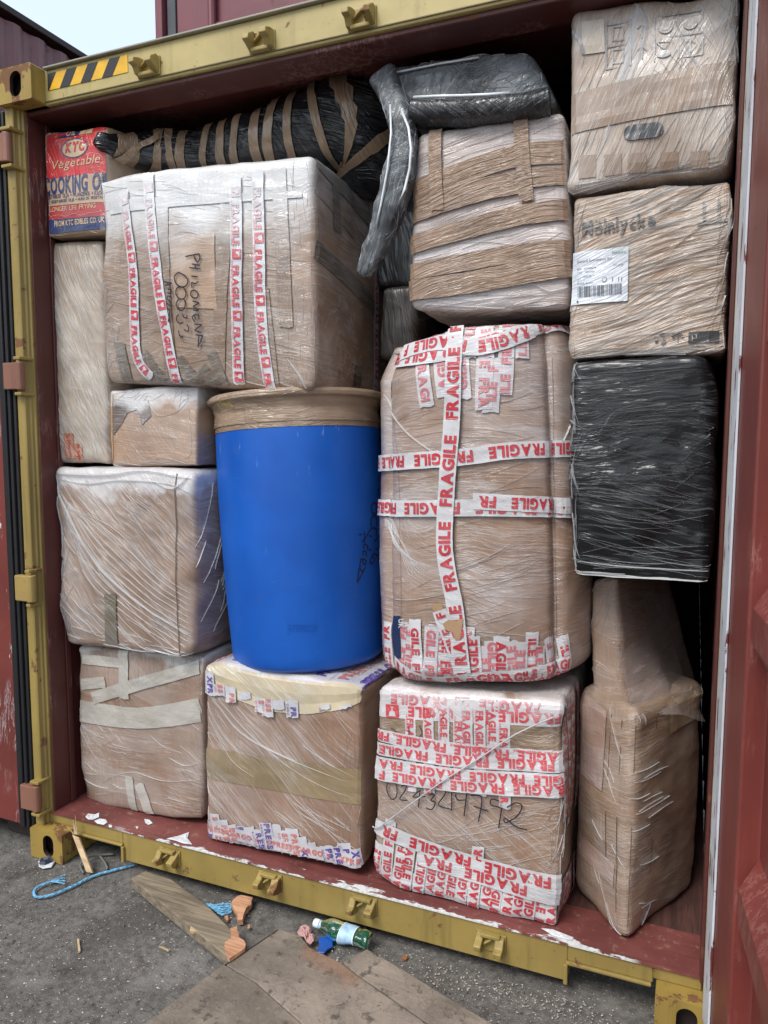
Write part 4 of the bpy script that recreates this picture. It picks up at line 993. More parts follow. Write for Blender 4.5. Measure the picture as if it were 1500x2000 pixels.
for i, x in enumerate((812, 845, 880, 915, 950, 990, 1020)): tape(B, R10, [(x, 700), (x+3, 628)], .05, hz, 'fragile_tape', 'FRAGILE ', hi, .55, -.02*i, .1, .004+(i % 3)*.0006, seed=i+10)
tW, tI = mWT, mInk
tape(B, R10, [(742, 702), (860, 690), (1000, 655), (1070, 645), (1122, 652)][::-1], .052, tW, 'fragile_tape', 'FRAGILE ', tI, .62, .03, .22, .008, seed=31)
tape(B, R10, [(1040, 648), (940, 678), (860, 668), (790, 690)], .05, tW, 'fragile_tape', 'FRAGILE ', tI, .62, .0, .2, .0105, seed=32)
tape(B, R10, [(744, 905), (880, 895), (1000, 880), (1122, 876)][::-1], .050, tW, 'fragile_tape', 'FRAGILE ', tI, .62, -.07, .28, .008, seed=33)
tape(B, R10, [(744, 990), (880, 992), (1000, 992), (1122, 995)][::-1], .050, tW, 'fragile_tape', 'FRAGILE ', tI, .62, -.04, .28, .008, seed=34)
tape(B, R10, [(1122, 988), (1000, 982), (926, 978)], .048, tW, 'fragile_tape', 'FRAGILE ', tI, .62, .10, .3, .0105, seed=35)
tape(B, R10, [(905, 1310), (892, 1190), (872, 1080), (876, 940), (886, 800), (892, 650), (890, 618)], .051, tW, 'fragile_tape', 'FRAGILE ', tI, .66, .0, .26, .0128, seed=36)
tape(B, R10, [(744, 1305), (860, 1318), (1000, 1316), (1120, 1300)], .06, hz, off=.0012, name='fragile_tape', seed=98)
for i in range(19):
    x = 766+i*18+Rn.uniform(-5, 5); yt = 1215+Rn.uniform(0, 55)-(0 if i > 3 else 10); up = Rn.random() < .6
    pp = [(x, 1322), (x-2+Rn.uniform(-6, 6), yt)]
    tape(B, R10, pp if up else pp[::-1], .048, hz if i % 3 else mWT, 'fragile_tape', 'FRAGILE ', hi if i % 3 else mInk, .58, -Rn.uniform(0, .12), .1, .002+(i % 5)*.0007, seed=i+50)
tape(B, R10, [(742, 1300), (850, 1322), (980, 1318), (1090, 1312)], .046, tW, 'fragile_tape', 'FRAGILE ', tI, .66, .0, .3, .0085, seed=71)
tape(B, R10, [(860, 1190), (890, 1270), (910, 1318)][::-1], .045, tW, 'fragile_tape', 'FRAGILE ', tI, .6, .0, .2, .0105, seed=72)
tape(B, R10, [(940, 1318), (1040, 1312), (1108, 1292)], .042, tW, 'fragile_tape', 'FRAGILE ', tI, .62, .02, .3, .0098, seed=73)
D = Dec(B); pc = plain('torn_board', (.36, .23, .13), .8)
st = [B.px(*q) for q in [(868, 1216), (880, 1208), (895, 1210), (908, 1205), (905, 1225), (902, 1246), (893, 1248), (888, 1232), (874, 1228)]]
D.add([B.S(a, b, .016) for a, b in st], [(0, 1, 7, 8), (1, 2, 6, 7), (2, 3, 4), (2, 4, 5, 6)], pc)
st = [B.px(*q) for q in [(840, 1182), (862, 1176), (872, 1196), (858, 1202)]]; D.add([B.S(a, b, .006) for a, b in st], [(0, 1, 2, 3)], pc); D.build('torn_board_scrap', R10)
D = Dec(B); D.pq([(772, 1285), (786, 1285), (786, 1202), (772, 1202)], plain('navy_label', (.015, .03, .09), .4), .0065); D.text('UK', (783, 1208), (783, 1226), 9, mWT, .0082); D.build('navy_sticker', R10)
def f(D, m):
    D.strands(170, (-hw*.95, hw*.8, -hh*.75, hh*.6), 4, (.05, .26), m, 4, w=(.0008, .0020), spread=9); D.strands(60, (-hw*.1, hw*.7, -hh*.75, -hh*.3), 18, (.08, .25), m, 5, w=(.001, .002), spread=4)
    D.pridge([(750, 770), (790, 840), (840, 880), (872, 900)], .007, .005, m); D.pridge([(752, 1005), (780, 1050), (810, 1110)], .004, .003, m); D.pridge([(1116, 825), (1100, 860), (1080, 878)], .004, .004, m)
    D.pridge([(752, 1165), (800, 1172), (870, 1160)], .003, .003, m); D.strands(50, (-hw*.95, -hw*.5, -hh*.2, 0), -55, (.08, .2), m, 6, w=(.001, .002)); D.pridge([(870, 1120), (930, 1100), (1000, 1060)], .003, .003, m)
    D.strands(40, (-hw, hw*.9, -hh*.95, -hh*.7), 2, (.1, .3), m, 7, w=(.001, .004), spread=4)
    for k in range(9): D.pridge([(752, 1010+k*2), (775+k*2, 1060+k*3), (800+k*6, 1125-k*2)], .0016, .002, m)
folds(B, R10, f)

# ---- 11 FRAGILE box with phone number
B = Box([(729, 1722), (1092, 1818), (1104, 1372), (738, 1340)], Y=.11, d=.52, r=.024, bulge=.008, wob=.007, seed=11)
hw, hh = B.w/2, B.h/2
R11 = start('parcel', 'square brown box with a long handwritten number, plastered in FRAGILE tape', 'parcel', B)
w = wrapper(seed=11, angs=((35, 90, .7), (-20, 70, .5), (0, 90, .5)), haze=.18, lines=.42, bump=.5, top=(hh*1.9, .04, .7), milk=(.70, .68, .69))
B.build('box', w('box11_board', cardb((.305, .188, .12), 11)), R11)
hz = w('tape11', (.60, .58, .60), haze=.2, lines=.35); hi = w('ink11', (.60, .045, .06), haze=.12, lines=.3, milk=(.70, .62, .64)); bk = w('brown11', (.24, .155, .085))
tape(B, R11, [(735, 1400), (1100, 1440)], .09, bk, off=.001, seed=1)
for i, (y0, y1, o, s_) in enumerate([(1350, 1385, .002, .0), (1372, 1400, .0026, -.06), (1432, 1486, .0075, -.03), (1458, 1500, .0083, .03), (1486, 1530, .0090, -.08), (1508, 1548, .0097, -.02)]):
    if i > 1: tape(B, R11, [(734, y0), (900, (y0+y1)/2+4), (1100, y1-10)][::-1], .042, hz, 'fragile_tape', 'FRAGILE ', hi, .64, s_, .14, o, seed=i, small='HANDLE WITH CARE' if i in (2,) else None)
    else: tape(B, R11, [(738, y0+8), (1100, y1)][::-1], .05, hz, 'fragile_tape', '\x01 FRAGILE ', hi, .6, s_, .14, o, seed=i)
tape(B, R11, [(732, 1706), (900, 1752), (1092, 1800)], .075, hz, off=.0012, name='fragile_tape', seed=99)
for i, (x, y0, y1) in enumerate([(802, 1372, 1544), (838, 1375, 1548), (868, 1378, 1520), (897, 1376, 1546), (938, 1380, 1552), (962, 1385, 1530), (985, 1388, 1578), (912, 1380, 1500)]):
    tape(B, R11, [(x, y0), (x+2, y1)], .036, hz, 'fragile_tape', '\x01 FRAGILE ', hi, .56, -.04*(i % 3), .1, .003+(i % 5)*.0008, seed=i+10, small='HANDLE WITH CARE')
tape(B, R11, [(726, 1610), (800, 1640), (950, 1690), (1096, 1720)][::-1], .052, mWT, 'fragile_tape', 'FRAGILE ', mInk, .62, .03, .24, .0075, seed=31)
tape(B, R11, [(820, 1672), (950, 1712), (1096, 1748)][::-1], .050, mWT, 'fragile_tape', 'FRAGILE ', mInk, .62, .10, .24, .0083, seed=32)
for i in range(17):
    x = 738+i*21.4+Rn.uniform(-3, 3); yb = 1722+(x-729)*.265-4; yt = yb-78+Rn.uniform(-18, 8)-(40 if i in (1, 9) else 0); up = i % 4 != 3
    pp = [(x-8, yb), (x+4, yt)]
    tape(B, R11, pp if up else pp[::-1], .037, mWT, 'fragile_tape', 'FRAGILE ', mInk, .66, -Rn.uniform(0, .06), .1, .002+(i % 5)*.0009, seed=i+50)
tape(B, R11, [(726, 1716), (900, 1762), (1092, 1812)], .03, mWT, 'fragile_tape', 'FRAGILE ', mInk, .6, .0, .2, .0072, seed=70)
for i, x in enumerate((.03, .075, .12, .2, .28)):      # on the right side face
    tape(B, R11, None, .04, hz, 'fragile_tape', 'FRAGILE ', hi, .6, -.03*i, .1, .002+i*.0006, st=[(hw+x, hh*(-.05-.1*(i % 2))), (hw+x+.01, hh*.98)], seed=i+80)
    tape(B, R11, None, .04, mWT, 'fragile_tape', 'FRAGILE ', mInk, .6, -.03*i, .1, .002+i*.0006, st=[(hw+x, -hh*.98), (hw+x+.01, -hh*.6)], seed=i+90)
D = Dec(B); q = lambda pts: [(730+x*.2467, 1500+y*.2467) for x, y in pts]
NW = [[(150, 90), (190, 130), (190, 210), (155, 238), (120, 190), (115, 120), (150, 90)], [(225, 140), (262, 120), (262, 160), (215, 235), (275, 245)], [(375, 165), (330, 205), (325, 220), (420, 215)], [(375, 165), (362, 300)],
      [(450, 195), (490, 200), (460, 245), (495, 260), (470, 315), (420, 305)], [(520, 150), (570, 110), (575, 190), (520, 280), (620, 315)], [(625, 180), (625, 330)], [(655, 195), (670, 240), (740, 240)], [(745, 180), (722, 370)],
      [(775, 205), (862, 225), (835, 415)], [(800, 290), (915, 332)], [(1000, 250), (940, 235), (935, 280), (1010, 300)], [(1020, 300), (995, 465)], [(1060, 300), (1130, 265), (1180, 290), (1140, 370), (1050, 420), (1045, 385), (1130, 450), (1220, 478)]]
poly(D, [q(s_) for s_ in NW], .0038, mPen, .0088); 
poly(D, [[(765, 1420), (775, 1428), (770, 1440)], [(800, 1418), (800, 1450)], [(820, 1415), (826, 1430), (818, 1440)]], .0025, mPen, .006); D.build('handwriting', R11)
def f(D, m):
    D.strands(120, (-hw*.8, hw*.95, -hh*.6, hh*.1), -35, (.06, .3), m, 4, w=(.0008, .0018), spread=5); D.strands(60, (-hw*.2, hw*.95, -hh*.5, 0), 28, (.06, .25), m, 5, w=(.0008, .0018), spread=7)
    D.strands(90, (-hw*.95, hw*.95, hh*.1, hh*.95), 8, (.05, .24), m, 6, w=(.001, .003), spread=25); D.strands(60, (hw*.85, hw+.05, -hh*.5, hh*.6), 65, (.05, .2), m, 7, w=(.001, .003), spread=14)
folds(B, R11, f)
# loose twisted film cord running diagonally
a = [(733, 1612), (745, 1610), (800, 1570), (870, 1520), (940, 1476), (1010, 1430), (1085, 1396)]
D = Dec(B); st = cr([Vector(B.px(*p)) for p in a], 6); m = MB(); m.tube([B.S(p.x, p.y, .016) for p in st], .0022, 8); m.build('film_cord', plain('cord_film', (.46, .47, .49), .25, coat=.6), R11, smooth=True)
# ---- 13 brown taped box
B = Box([(801, 604), (1112, 606), (1104, 212), (812, 262)], Y=.165, d=.46, r=.026, bulge=.012, wob=.010, seed=13)
hw, hh = B.w/2, B.h/2
R13 = start('parcel', 'pale wrapped box ringed by slanting brown tapes, below the film wrapped chair', 'parcel', B)
w = wrapper(seed=13, angs=((-8, 70, 1.0), (-4, 40, .7), (88, 70, .25)), haze=.6, lines=.45, bump=.7, mask=(.34, .5), milk=(.78, .74, .74), k=16)
B.build('box', w('box13_board', cardb((.46, .37, .33), 13)), R13)
t13 = film('brown_tape13', (.26, .165, .105), 13, ((-10, 55, 1.0), (-4, 90, .6)), haze=.10, lines=.22, bump=1.0, rough=.38, coat=.5, mask=(.3, .5), milk=(.55, .45, .38), k=14)
for i, (pp, wd) in enumerate([([(808, 345), (900, 335), (1000, 318), (1108, 300)], .0), ([(806, 372), (900, 340), (1000, 308), (1106, 300)], .062), ([(804, 402), (900, 378), (1000, 355), (1109, 345)], .052), ([(803, 425), (880, 398), (960, 376), (1040, 362)], .04),
                              ([(800, 480), (900, 452), (1000, 425), (1112, 412)], .055), ([(800, 534), (900, 515), (1000, 498), (1114, 490)], .05), ([(799, 572), (900, 556), (1000, 538), (1114, 520)], .062)]):
    if wd: tape(B, R13, pp, wd, t13, off=.003+i*.0008, seed=i)
tape(B, R13, [(853, 248), (852, 330), (856, 412)], .042, t13, off=.009, seed=11); tape(B, R13, [(1018, 222), (1022, 310), (1030, 395)], .042, t13, off=.0092, seed=12)
def f(D, m):
    D.strands(120, (-hw*.95, hw*.95, -hh*.9, hh*.95), 10, (.06, .22), m, 4, w=(.0012, .0035), spread=7); D.strands(40, (hw*.6, hw*1.1, -hh, hh), 12, (.05, .12), m, 5, w=(.001, .003))
    D.strands(40, (-hw, hw, -hh*1.05, -hh*.8), 2, (.08, .3), m, 6, w=(.0015, .005), spread=8); D.pridge([(1000, 560), (1040, 555), (1075, 570), (1110, 560)], .01, .006, m)
folds(B, R13, f)

# ---- 14 top right box
B = Box([(1108, 372), (1432, 326), (1444, -22), (1117, 20)], Y=.15, d=.5, r=.02, bulge=.010, wob=.008, seed=14)
hw, hh = B.w/2, B.h/2
R14 = start('parcel', 'beige box at the top right of the load with a dark oval hand hole', 'parcel', B)
w = wrapper(seed=14, angs=((-66, 85, .9), (-72, 60, .5)), haze=.5, lines=.4, bump=.35, mask=(.38, .56), milk=(.78, .76, .73), k=20)
B.build('box', w('box14_board', cardb((.42, .315, .235), 14)), R14)
b14 = w('brown_tape14', (.27, .175, .11), haze=.18); fp = w('faint_print', (.22, .22, .23), haze=.5)
D = Dec(B); D.pq([(1110, 262), (1430, 205), (1434, 120), (1114, 190)], b14, .0016)
for i, x in enumerate((1130, 1180, 1228, 1290, 1350)): D.pq([(x, 350-i*5), (x+34, 346-i*5), (x+34, 302-i*2), (x, 305-i*2)], b14, .0014)
D.build('tape_patch', R14)
D = Dec(B); st = []
for a in range(24):
    t = a/24*2*math.pi; cx = 1257+(1 if math.cos(t) > 0 else -1)*22; cxx = cx+math.cos(t)*17; st.append(B.px(cxx, 256-(cxx-1267)*.12+math.sin(t)*15))
cc = B.px(1267, 255); D.add([B.S(cc[0], cc[1], .003)]+[B.S(p[0], p[1], .003) for p in st], [(0, 1+i, 1+(i+1) % 24) for i in range(24)], w('hand_hole_dark', (.035, .04, .045), haze=.15, lines=.7, bump=1.0))
D.build('hand_hole', R14)
D = Dec(B)
def ln(pts, wd=.0025, m_=fp, off=.0012): D.pstroke(pts, wd, m_, off, smooth=0)
x0, y0, x1, y1, dx = 1184, 50, 1372, 20, 47
for r in range(3):
    yo = r*43; ln([(x0, y0+yo), (x1, y1+yo)], .004)
for k in range(5): x = x0+k*47; yb = y0-(x-x0)*.16; ln([(x, yb), (x, yb+86)], .004)
for k, (cx, cy) in enumerate([(1207, 66), (1254, 60), (1300, 52), (1348, 44), (1207, 110), (1254, 102), (1296, 96), (1348, 88)]):
    if k in (2, 3): oval(D, cx, cy, 15, 14, fp, .0014); oval(D, cx, cy, 9, 9, w('symbol_gap', (.42, .31, .22)), .0022)
    elif k in (6,): ln([(cx-14, cy-14), (cx+14, cy-16), (cx, cy), (cx-14, cy-14)], .004); oval(D, cx, cy+10, 14, 7, fp, .0014)
    elif k in (0, 4): ln([(cx-10, cy-12), (cx+10, cy-14), (cx+10, cy+12), (cx-10, cy+14), (cx-10, cy-12)], .004)
    else: ln([(cx, cy-14), (cx, cy+14)], .004); ln([(cx-9, cy-4), (cx, cy-14), (cx+9, cy-4)], .004)
D.build('printed_symbols', R14)
D = Dec(B); D.pq([(1138, 108), (1182, 102), (1180, 38), (1136, 44)], w('beige_label', (.52, .44, .34), haze=.3), .002); D.pstroke([(1120, 62), (1132, 78), (1140, 106)], .009, fp, .003); D.build('paper_label', R14)
def f(D, m):
    D.pridge([(1250, -10), (1235, 60), (1228, 110), (1180, 280)], .030, .003, m); D.pridge([(1240, 5), (1260, 40), (1255, 90), (1215, 200)], .018, .004, m); D.pridge([(1310, 20), (1350, 110), (1410, 190)], .010, .003, m)
    D.strands(220, (-hw*.95, hw*.95, -hh*.95, hh*.8), 66, (.05, .26), m, 4, w=(.0008, .0022), spread=7); D.strands(60, (0, hw, -hh*.2, hh), 115, (.05, .2), m, 5, w=(.0008, .002), spread=8)
    D.strands(60, (-hw, hw, -hh*1.02, -hh*.9), 7, (.1, .3), m, 6, w=(.002, .005), spread=4); D.strands(50, (-hw, hw, -hh*.9, -hh*.6), 70, (.04, .12), m, 7, w=(.001, .003)); D.strands(30, (hw*.9, hw, -hh, hh), 88, (.06, .2), m, 8, w=(.002, .004), spread=8)
folds(B, R14, f)

# ---- 15 printed box with white label
B = Box([(1115, 699), (1417, 689), (1431, 347), (1121, 386)], Y=.165, d=.5, r=.014, bulge=.008, wob=.010, seed=15)
hw, hh = B.w/2, B.h/2
R15 = start('carton', 'brown carton in ribbed film, wearing a white barcode label', 'carton', B)
w = wrapper(seed=15, angs=((-14, 55, 1.2), (-18, 90, .7)), haze=.16, lines=.62, bump=.9, mask=(.30, .48), milk=(.72, .67, .62), k=13)
B.build('box', w('box15_board', cardb((.36, .235, .145), 15)), R15)
pb = w('print_black', (.03, .033, .04), lines=.5, haze=.05, mask=(.45, .6)); pw = w('label_white', (.70, .76, .84), haze=.02, lines=.12, bump=.5)
lk = plain('label_print', (.10, .12, .15), .6)
D = Dec(B); D.text('Mölnlycke', (1137, 460), (1280, 441), 26, pb, .003, bold=.03)
for x in (1375, 1404): D.pq([(x-3, 433-(x-1375)*.1), (x+3, 432-(x-1375)*.1), (x+3, 394-(x-1375)*.1), (x-3, 395-(x-1375)*.1)], pb, .002)
D.pq([(1362, 441), (1420, 432), (1420, 427), (1362, 436)], pb, .002)
c = (1290, 661)
for k in range(3):      # chasing arrows
    a0 = k*2.094+.3; pts = [(c[0]+9*math.cos(a0+t*.28), c[1]+9*math.sin(a0+t*.28)) for t in range(5)]; D.pstroke(pts, .009, pb, .002, smooth=0)
D.pstroke([(1313, 660), (1318, 655), (1324, 653), (1330, 654), (1334, 658)], .006, pb, .002); D.pstroke([(1324, 655), (1324, 670)], .0025, pb, .002, smooth=0)
D.pq([(1344, 671), (1404, 668), (1405, 646), (1345, 649)], pb, .002); D.pstroke([(1352, 667), (1352, 654), (1360, 654), (1360, 661), (1352, 661)], .002, w('print_gap', (.5, .35, .24)), .003, smooth=0)
D.build('printed_front', R15)
D = Dec(B); D.pq([(1118, 597), (1226, 588), (1228, 481), (1120, 496)], pw, .003)
D.text('Mölnlycke', (1196, 497), (1222, 494), 5, plain('green_print', (.06, .30, .16), .5), .0045, bold=0)
for s_, a, b, h_ in [('General Instruments Kit', (1128, 515), (1195, 507), 5, ), ('REF  97098076', (1128, 529), (1165, 525), 3.5), ('LOT  20123456', (1128, 536), (1162, 532), 3.5), ('2026-05-22', (1140, 543), (1162, 540), 3.5), ('QTY  4', (1128, 551), (1142, 549), 3.5), ('MADE IN EU', (1128, 557), (1158, 554), 3), ('600 Large', (1198, 520), (1218, 518), 4)]:
    D.text(s_, a, b, h_, lk, .0045, bold=0)
oval(D, 1181, 547, 5, 5, lk, .0044); oval(D, 1181, 547, 3.8, 3.8, pw, .0050)
for x in (1196, 1208, 1214): D.pstroke([(x, 550), (x+1, 542)], .0018, lk, .0045, smooth=0)
x = 1129; Rb = random.Random(3)
while x < 1214:
    wd = Rb.choice((.9, 1.3, 2.2)); k = (x-1129)*.085
    D.pq([(x, 582-k), (x+wd, 582-k), (x+wd, 561-k), (x, 561-k)], lk, .0045, res=.05); x += wd+Rb.choice((.8, 1.2, 2.0))
D.pq([(1127, 592), (1130, 592), (1130, 588), (1127, 588)], lk, .0045, res=.05); D.build('shipping_label', R15)
def f(D, m):
    D.strands(190, (-hw*.95, hw*.95, -hh*.95, hh*.5), 14, (.10, .36), m, 4, w=(.0015, .004), h=.002, spread=4); D.strands(60, (-hw*.2, hw*.95, hh*.3, hh*.98), 24, (.08, .25), m, 5, w=(.002, .005), h=.003, spread=6)
    D.pridge([(1190, 415), (1250, 396), (1300, 375), (1345, 358)], .014, .004, m); D.pridge([(1230, 458), (1290, 440), (1350, 425), (1420, 400)], .008, .003, m); D.strands(50, (-hw, -hw*.88, -hh, hh), 84, (.04, .14), m, 6, w=(.001, .004), spread=14)
    D.strands(60, (hw*.86, hw, -hh, hh), 84, (.04, .14), m, 7, w=(.001, .004), spread=16); D.strands(50, (-hw, hw, -hh, -hh*.9), 2, (.1, .3), m, 8, w=(.002, .005), spread=3)
folds(B, R15, f)

# ---- 16 black wrapped box
B = Box([(1119, 1126), (1391, 1146), (1398, 690), (1113, 704)], Y=.15, d=.45, r=.026, bulge=.012, wob=.012, seed=16)
hw, hh = B.w/2, B.h/2
R16 = start('parcel', 'black film wrapped box with silvery wrinkles, below the carton with the barcode label', 'parcel', B)
w = wrapper(seed=16, angs=((2, 40, 1.2), (12, 60, .6)), haze=.0, lines=.42, bump=1.2, mask=(.52, .66), milk=(.46, .51, .56), k=30, rough=.3, coat=.55, spec=.25)
B.build('box', w('black_film', (.006, .0065, .008)), R16)
def f(D, m):
    D.strands(340, (-hw*.95, hw*.9, hh*.35, hh*.95), 4, (.08, .30), m, 4, w=(.0012, .0032), h=.002, spread=4); D.strands(260, (-hw*.95, hw*.8, -hh*.9, hh*.4), -9, (.06, .28), m, 5, w=(.0010, .0022), spread=8)
    D.strands(130, (-hw*.4, hw*.85, -hh*.1, hh*.6), 38, (.08, .26), m, 6, w=(.0008, .0018), spread=8); D.strands(40, (-hw*.95, hw*.1, -hh*.1, hh*.5), 70, (.06, .16), m, 9, w=(.0008, .0014), spread=10)
    D.strands(50, (-hw, hw, -hh, -hh*.8), -3, (.1, .35), m, 7, w=(.0015, .004), spread=3); D.strands(60, (-hw, -hw*.9, -hh, hh), 84, (.04, .14), m, 8, w=(.001, .0035), spread=20)
folds(B, R16, f)
folds(B, R16, lambda D, m: (D.strands(45, (-hw*.95, hw*.8, -hh*.9, hh*.9), 0, (.08, .30), m, 14, w=(.001, .0022), h=.002, spread=20), D.pridge([(1125, 1095), (1200, 1105), (1300, 1112), (1385, 1115)], .006, .004, m), D.pridge([(1122, 1122), (1200, 1135), (1390, 1142)], .005, .004, m)))

# ---- 17 film wrapped L shaped parcel, a corner towards the door
zf = .160
TIP = PZ(1222, 1845, zf); LFT = PZ(1118, 1738, zf); RGT = Vector((2.372, .50, zf)); BCK = LFT+(RGT-TIP)
ztop = P(1240, 1395, TIP.y).z; up = Vector((0, 0, ztop-zf))
Bq = [TIP, RGT, RGT+up+Vector((.004, 0, 0)), TIP+up]
B = Box(None, pts=Bq, back=[LFT, BCK, BCK+up, LFT+up], r=.035, bulge=.016, wob=.010, seed=17)
hw, hh = B.w/2, B.h/2
R17 = start('parcel', 'tall L shaped cardboard parcel standing corner outwards on the floor at the right', 'parcel', B)
w = wrapper(seed=17, angs=((6, 110, .9), (-10, 70, .6), (85, 120, .3)), haze=.16, lines=.42, bump=.6, mask=(.40, .57), milk=(.60, .57, .55))
B.build('base', w('parcel17_board', cardb((.31, .20, .125), 17)), R17)
# upright back slab
SL = [P(1150, 1400, .33), P(1222, 1400, .30), P(1205, 1128, .30), P(1152, 1130, .33)]
B2 = Box(None, pts=SL, back=[SL[0]+Vector((.20, .42, 0)), SL[1]+Vector((.20, .42, 0)), SL[2]+Vector((.12, .42, 0)), SL[3]+Vector((.12, .42, 0))], r=.02, bulge=.008, wob=.008, seed=18)
B2.build('back', w('parcel17_board2', cardb((.31, .205, .145), 18)), R17)
# film drawn tight from the top of the back down to the shoulders of the base
fg = G('clear_film'); nz = fg.noise(fg.scale(fg.obj, (8, 8, 60), roty=30), 1, 4, .6); hz_ = fg.noise(fg.obj, 5, 4)
al = fg.math('ADD', fg.math('MULTIPLY', fg.step(nz, .52, .66), .25), fg.math('MULTIPLY_ADD', fg.step(hz_, .4, .7), .2, .34))
mCF = fg.out(Base_Color=(.40, .33, .31), Roughness=.2, Alpha=al, Coat_Weight=.5, Coat_Roughness=.1, Normal=fg.bump(nz, .6, .004))
A0, A1 = P(1215, 1150, .34), P(1300, 1160, .62); b_0, b_1, b_2 = P(1235, 1392, .16), P(1330, 1398, .30), P(1378, 1410, .46)
V = []; F = []; n = 14
for i in range(n+1):
    u = i/n; a = lerp(A0, A1, u); b = lerp(b_0, b_1, u*2) if u < .5 else lerp(b_1, b_2, u*2-1)
    for j in range(n+1):
        t = j/n; p = lerp(a, b, t); s_ = math.sin(math.pi*t)*.05; V.append(p+Vector((-s_*.6, s_, 0))+noise.noise_vector(p*14)*.004)
for i in range(n):
    for j in range(n): k = i*(n+1)+j; F.append((k, k+1, k+n+2, k+n+1))
mesh('film_sheet', V, F, mCF, R17, smooth=True)
pk = w('pink_ghost_tape', (.36, .235, .185), haze=.3, lines=.5)
D = Dec(B); cs = plain('crease17', (.14, .08, .05), .8)
for s0 in (-hw+.012, -hw*.45): D.stroke([(s0, -hh*.98), (s0, -hh*.3), (s0, hh*.9)], .003, cs, .001)
for s0 in (-hw-.10, -hw-.05): D.stroke([(s0, -hh*.98), (s0, 0), (s0, hh*.9)], .003, cs, .001)
D.quad([(-hw*.1, hh*.70), (hw*.9, hh*.70), (hw*.9, hh*.98), (-hw*.1, hh*.98)], w('pale_tape17', (.42, .29, .18)), .001); D.stroke([(-hw*.9, hh*.70), (hw*.9, hh*.70)], .002, cs, .002)
D.quad([(-hw-.24, -hh*.35), (-hw-.06, -hh*.38), (-hw-.06, -hh*.58), (-hw-.24, -hh*.55)], pk, .0015); D.quad([(-hw-.24, hh*.2), (-hw-.12, hh*.2), (-hw-.12, hh*.9), (-hw-.24, hh*.95)], pk, .0015)
D.build('board_crease', R17)
def f(D, m):
    D.strands(30, (-hw*.95, -hw*.1, -hh*.1, hh*.7), 3, (.08, .18), m, 4, w=(.0005, .0010), spread=3); D.strands(10, (-hw*.95, -hw*.2, -hh*.9, -hh*.2), -8, (.04, .12), m, 5, w=(.0006, .0013), spread=8)
    D.strands(30, (-hw-.22, -hw-.02, -hh*.95, hh), -50, (.06, .2), m, 6, w=(.001, .003)); D.strands(40, (-hw, hw, hh*.9, hh*1.02), 0, (.02, .06), m, 7, w=(.0006, .002), spread=40); D.strands(6, (-hw*.9, 0, -hh, -hh*.8), 55, (.05, .12), m, 9, w=(.001, .002))
folds(B, R17, f)
folds(B2, R17, lambda D, m: D.strands(50, (-B2.w/2, B2.w/2, -B2.h/2, B2.h/2), 60, (.04, .14), m, 6, w=(.001, .003), spread=30))

# ---- 12 padded chair wrapped in film, on its side above the taped box
B = Box([(806, 238), (1092, 206), (1030, 88), (738, 132)], Y=[.19, .19, .21, .21], d=.42, r=.030, bulge=.012, wob=.010, seed=12)
hw, hh = B.w/2, B.h/2
R12 = start('chair', 'black padded chair bundled in whitish film, its curved arm hanging down', 'chair', B)
w = wrapper(seed=12, angs=((-72, 80, .9), (-20, 80, .7), (40, 90, .6)), haze=.12, lines=.55, bump=1.0, mask=(.48, .62), milk=(.60, .66, .70), k=24, rough=.3, coat=.6, spec=.3)
B.build('seat', w('chair_black', (.010, .011, .013), hz_scale=3.5, haze=.30, top=(hh*1.05, .06, .26)), R12)  # pale haze on the upper seat is a silvery highlight painted in
mCh = w('chair_roll_black', (.012, .013, .016), haze=.04, lines=.12)
lo = Loft([P(812, 222, .17), P(900, 222, .16), P(1000, 212, .16), P(1075, 200, .17)], [.05]*4, [.034]*4, 2.4, seed=5); lo.skin('bolster', mCh, R12)
arm = Loft([P(752, 150, .20), P(778, 215, .17), P(790, 275, .15), P(778, 355, .14), P(755, 430, .14), P(733, 490, .15), P(710, 538, .17)], [.045, .034, .040, .044, .040, .038, .018], [.035, .03, .035, .035, .035, .03, .012], 3.5, up=(0, 1, 0), seed=6, wob=.011)
arm.skin('arm', w('chair_arm', (.014, .016, .018), haze=.24, hz_scale=6), R12, m=120)
mPi = plain('pale_piping', (.72, .76, .80), .3, coat=.5)
pi_ = lambda pts, r_, nm='piping': MB().tube([P(*p) for p in pts], r_, 8).build(nm, mPi, R12, smooth=True)
pi_([(808, 190, .145), (850, 188, .135), (900, 187, .13), (950, 185, .13), (995, 182, .135)], .0045)
pi_([(762, 205, .14), (764, 260, .105), (757, 330, .095), (744, 400, .095), (735, 440, .10)], .0035)
pi_([(784, 215, .13), (798, 250, .10), (803, 290, .09), (800, 330, .09), (790, 370, .095), (778, 400, .10)], .004)
pi_([(752, 146, .195), (800, 136, .19), (860, 124, .19), (935, 112, .19)], .003)
def f(D, m):
    D.strands(120, (-hw*.95, hw*.95, -hh*.5, hh), 72, (.03, .14), m, 4, w=(.0008, .002), spread=22); D.strands(130, (0, hw*.95, -hh*.5, hh), 30, (.02, .08), m, 5, w=(.0008, .002), spread=60)
    D.strands(40, (-hw, -hw*.5, -hh, hh), -50, (.05, .14), m, 6, w=(.001, .003), spread=25); D.pridge([(775, 130), (785, 180), (800, 215)], .02, .006, m); D.pridge([(885, 108), (890, 150), (893, 190)], .003, .004, m)
folds(B, R12, f)
folds(arm, R12, lambda D, m: [D.strands(150, (.05, arm.L*.97, -1.57*arm.rm*1.9, -1.57*arm.rm*.1), 10, (.03, .10), m, 6, w=(.0008, .002), spread=40)])

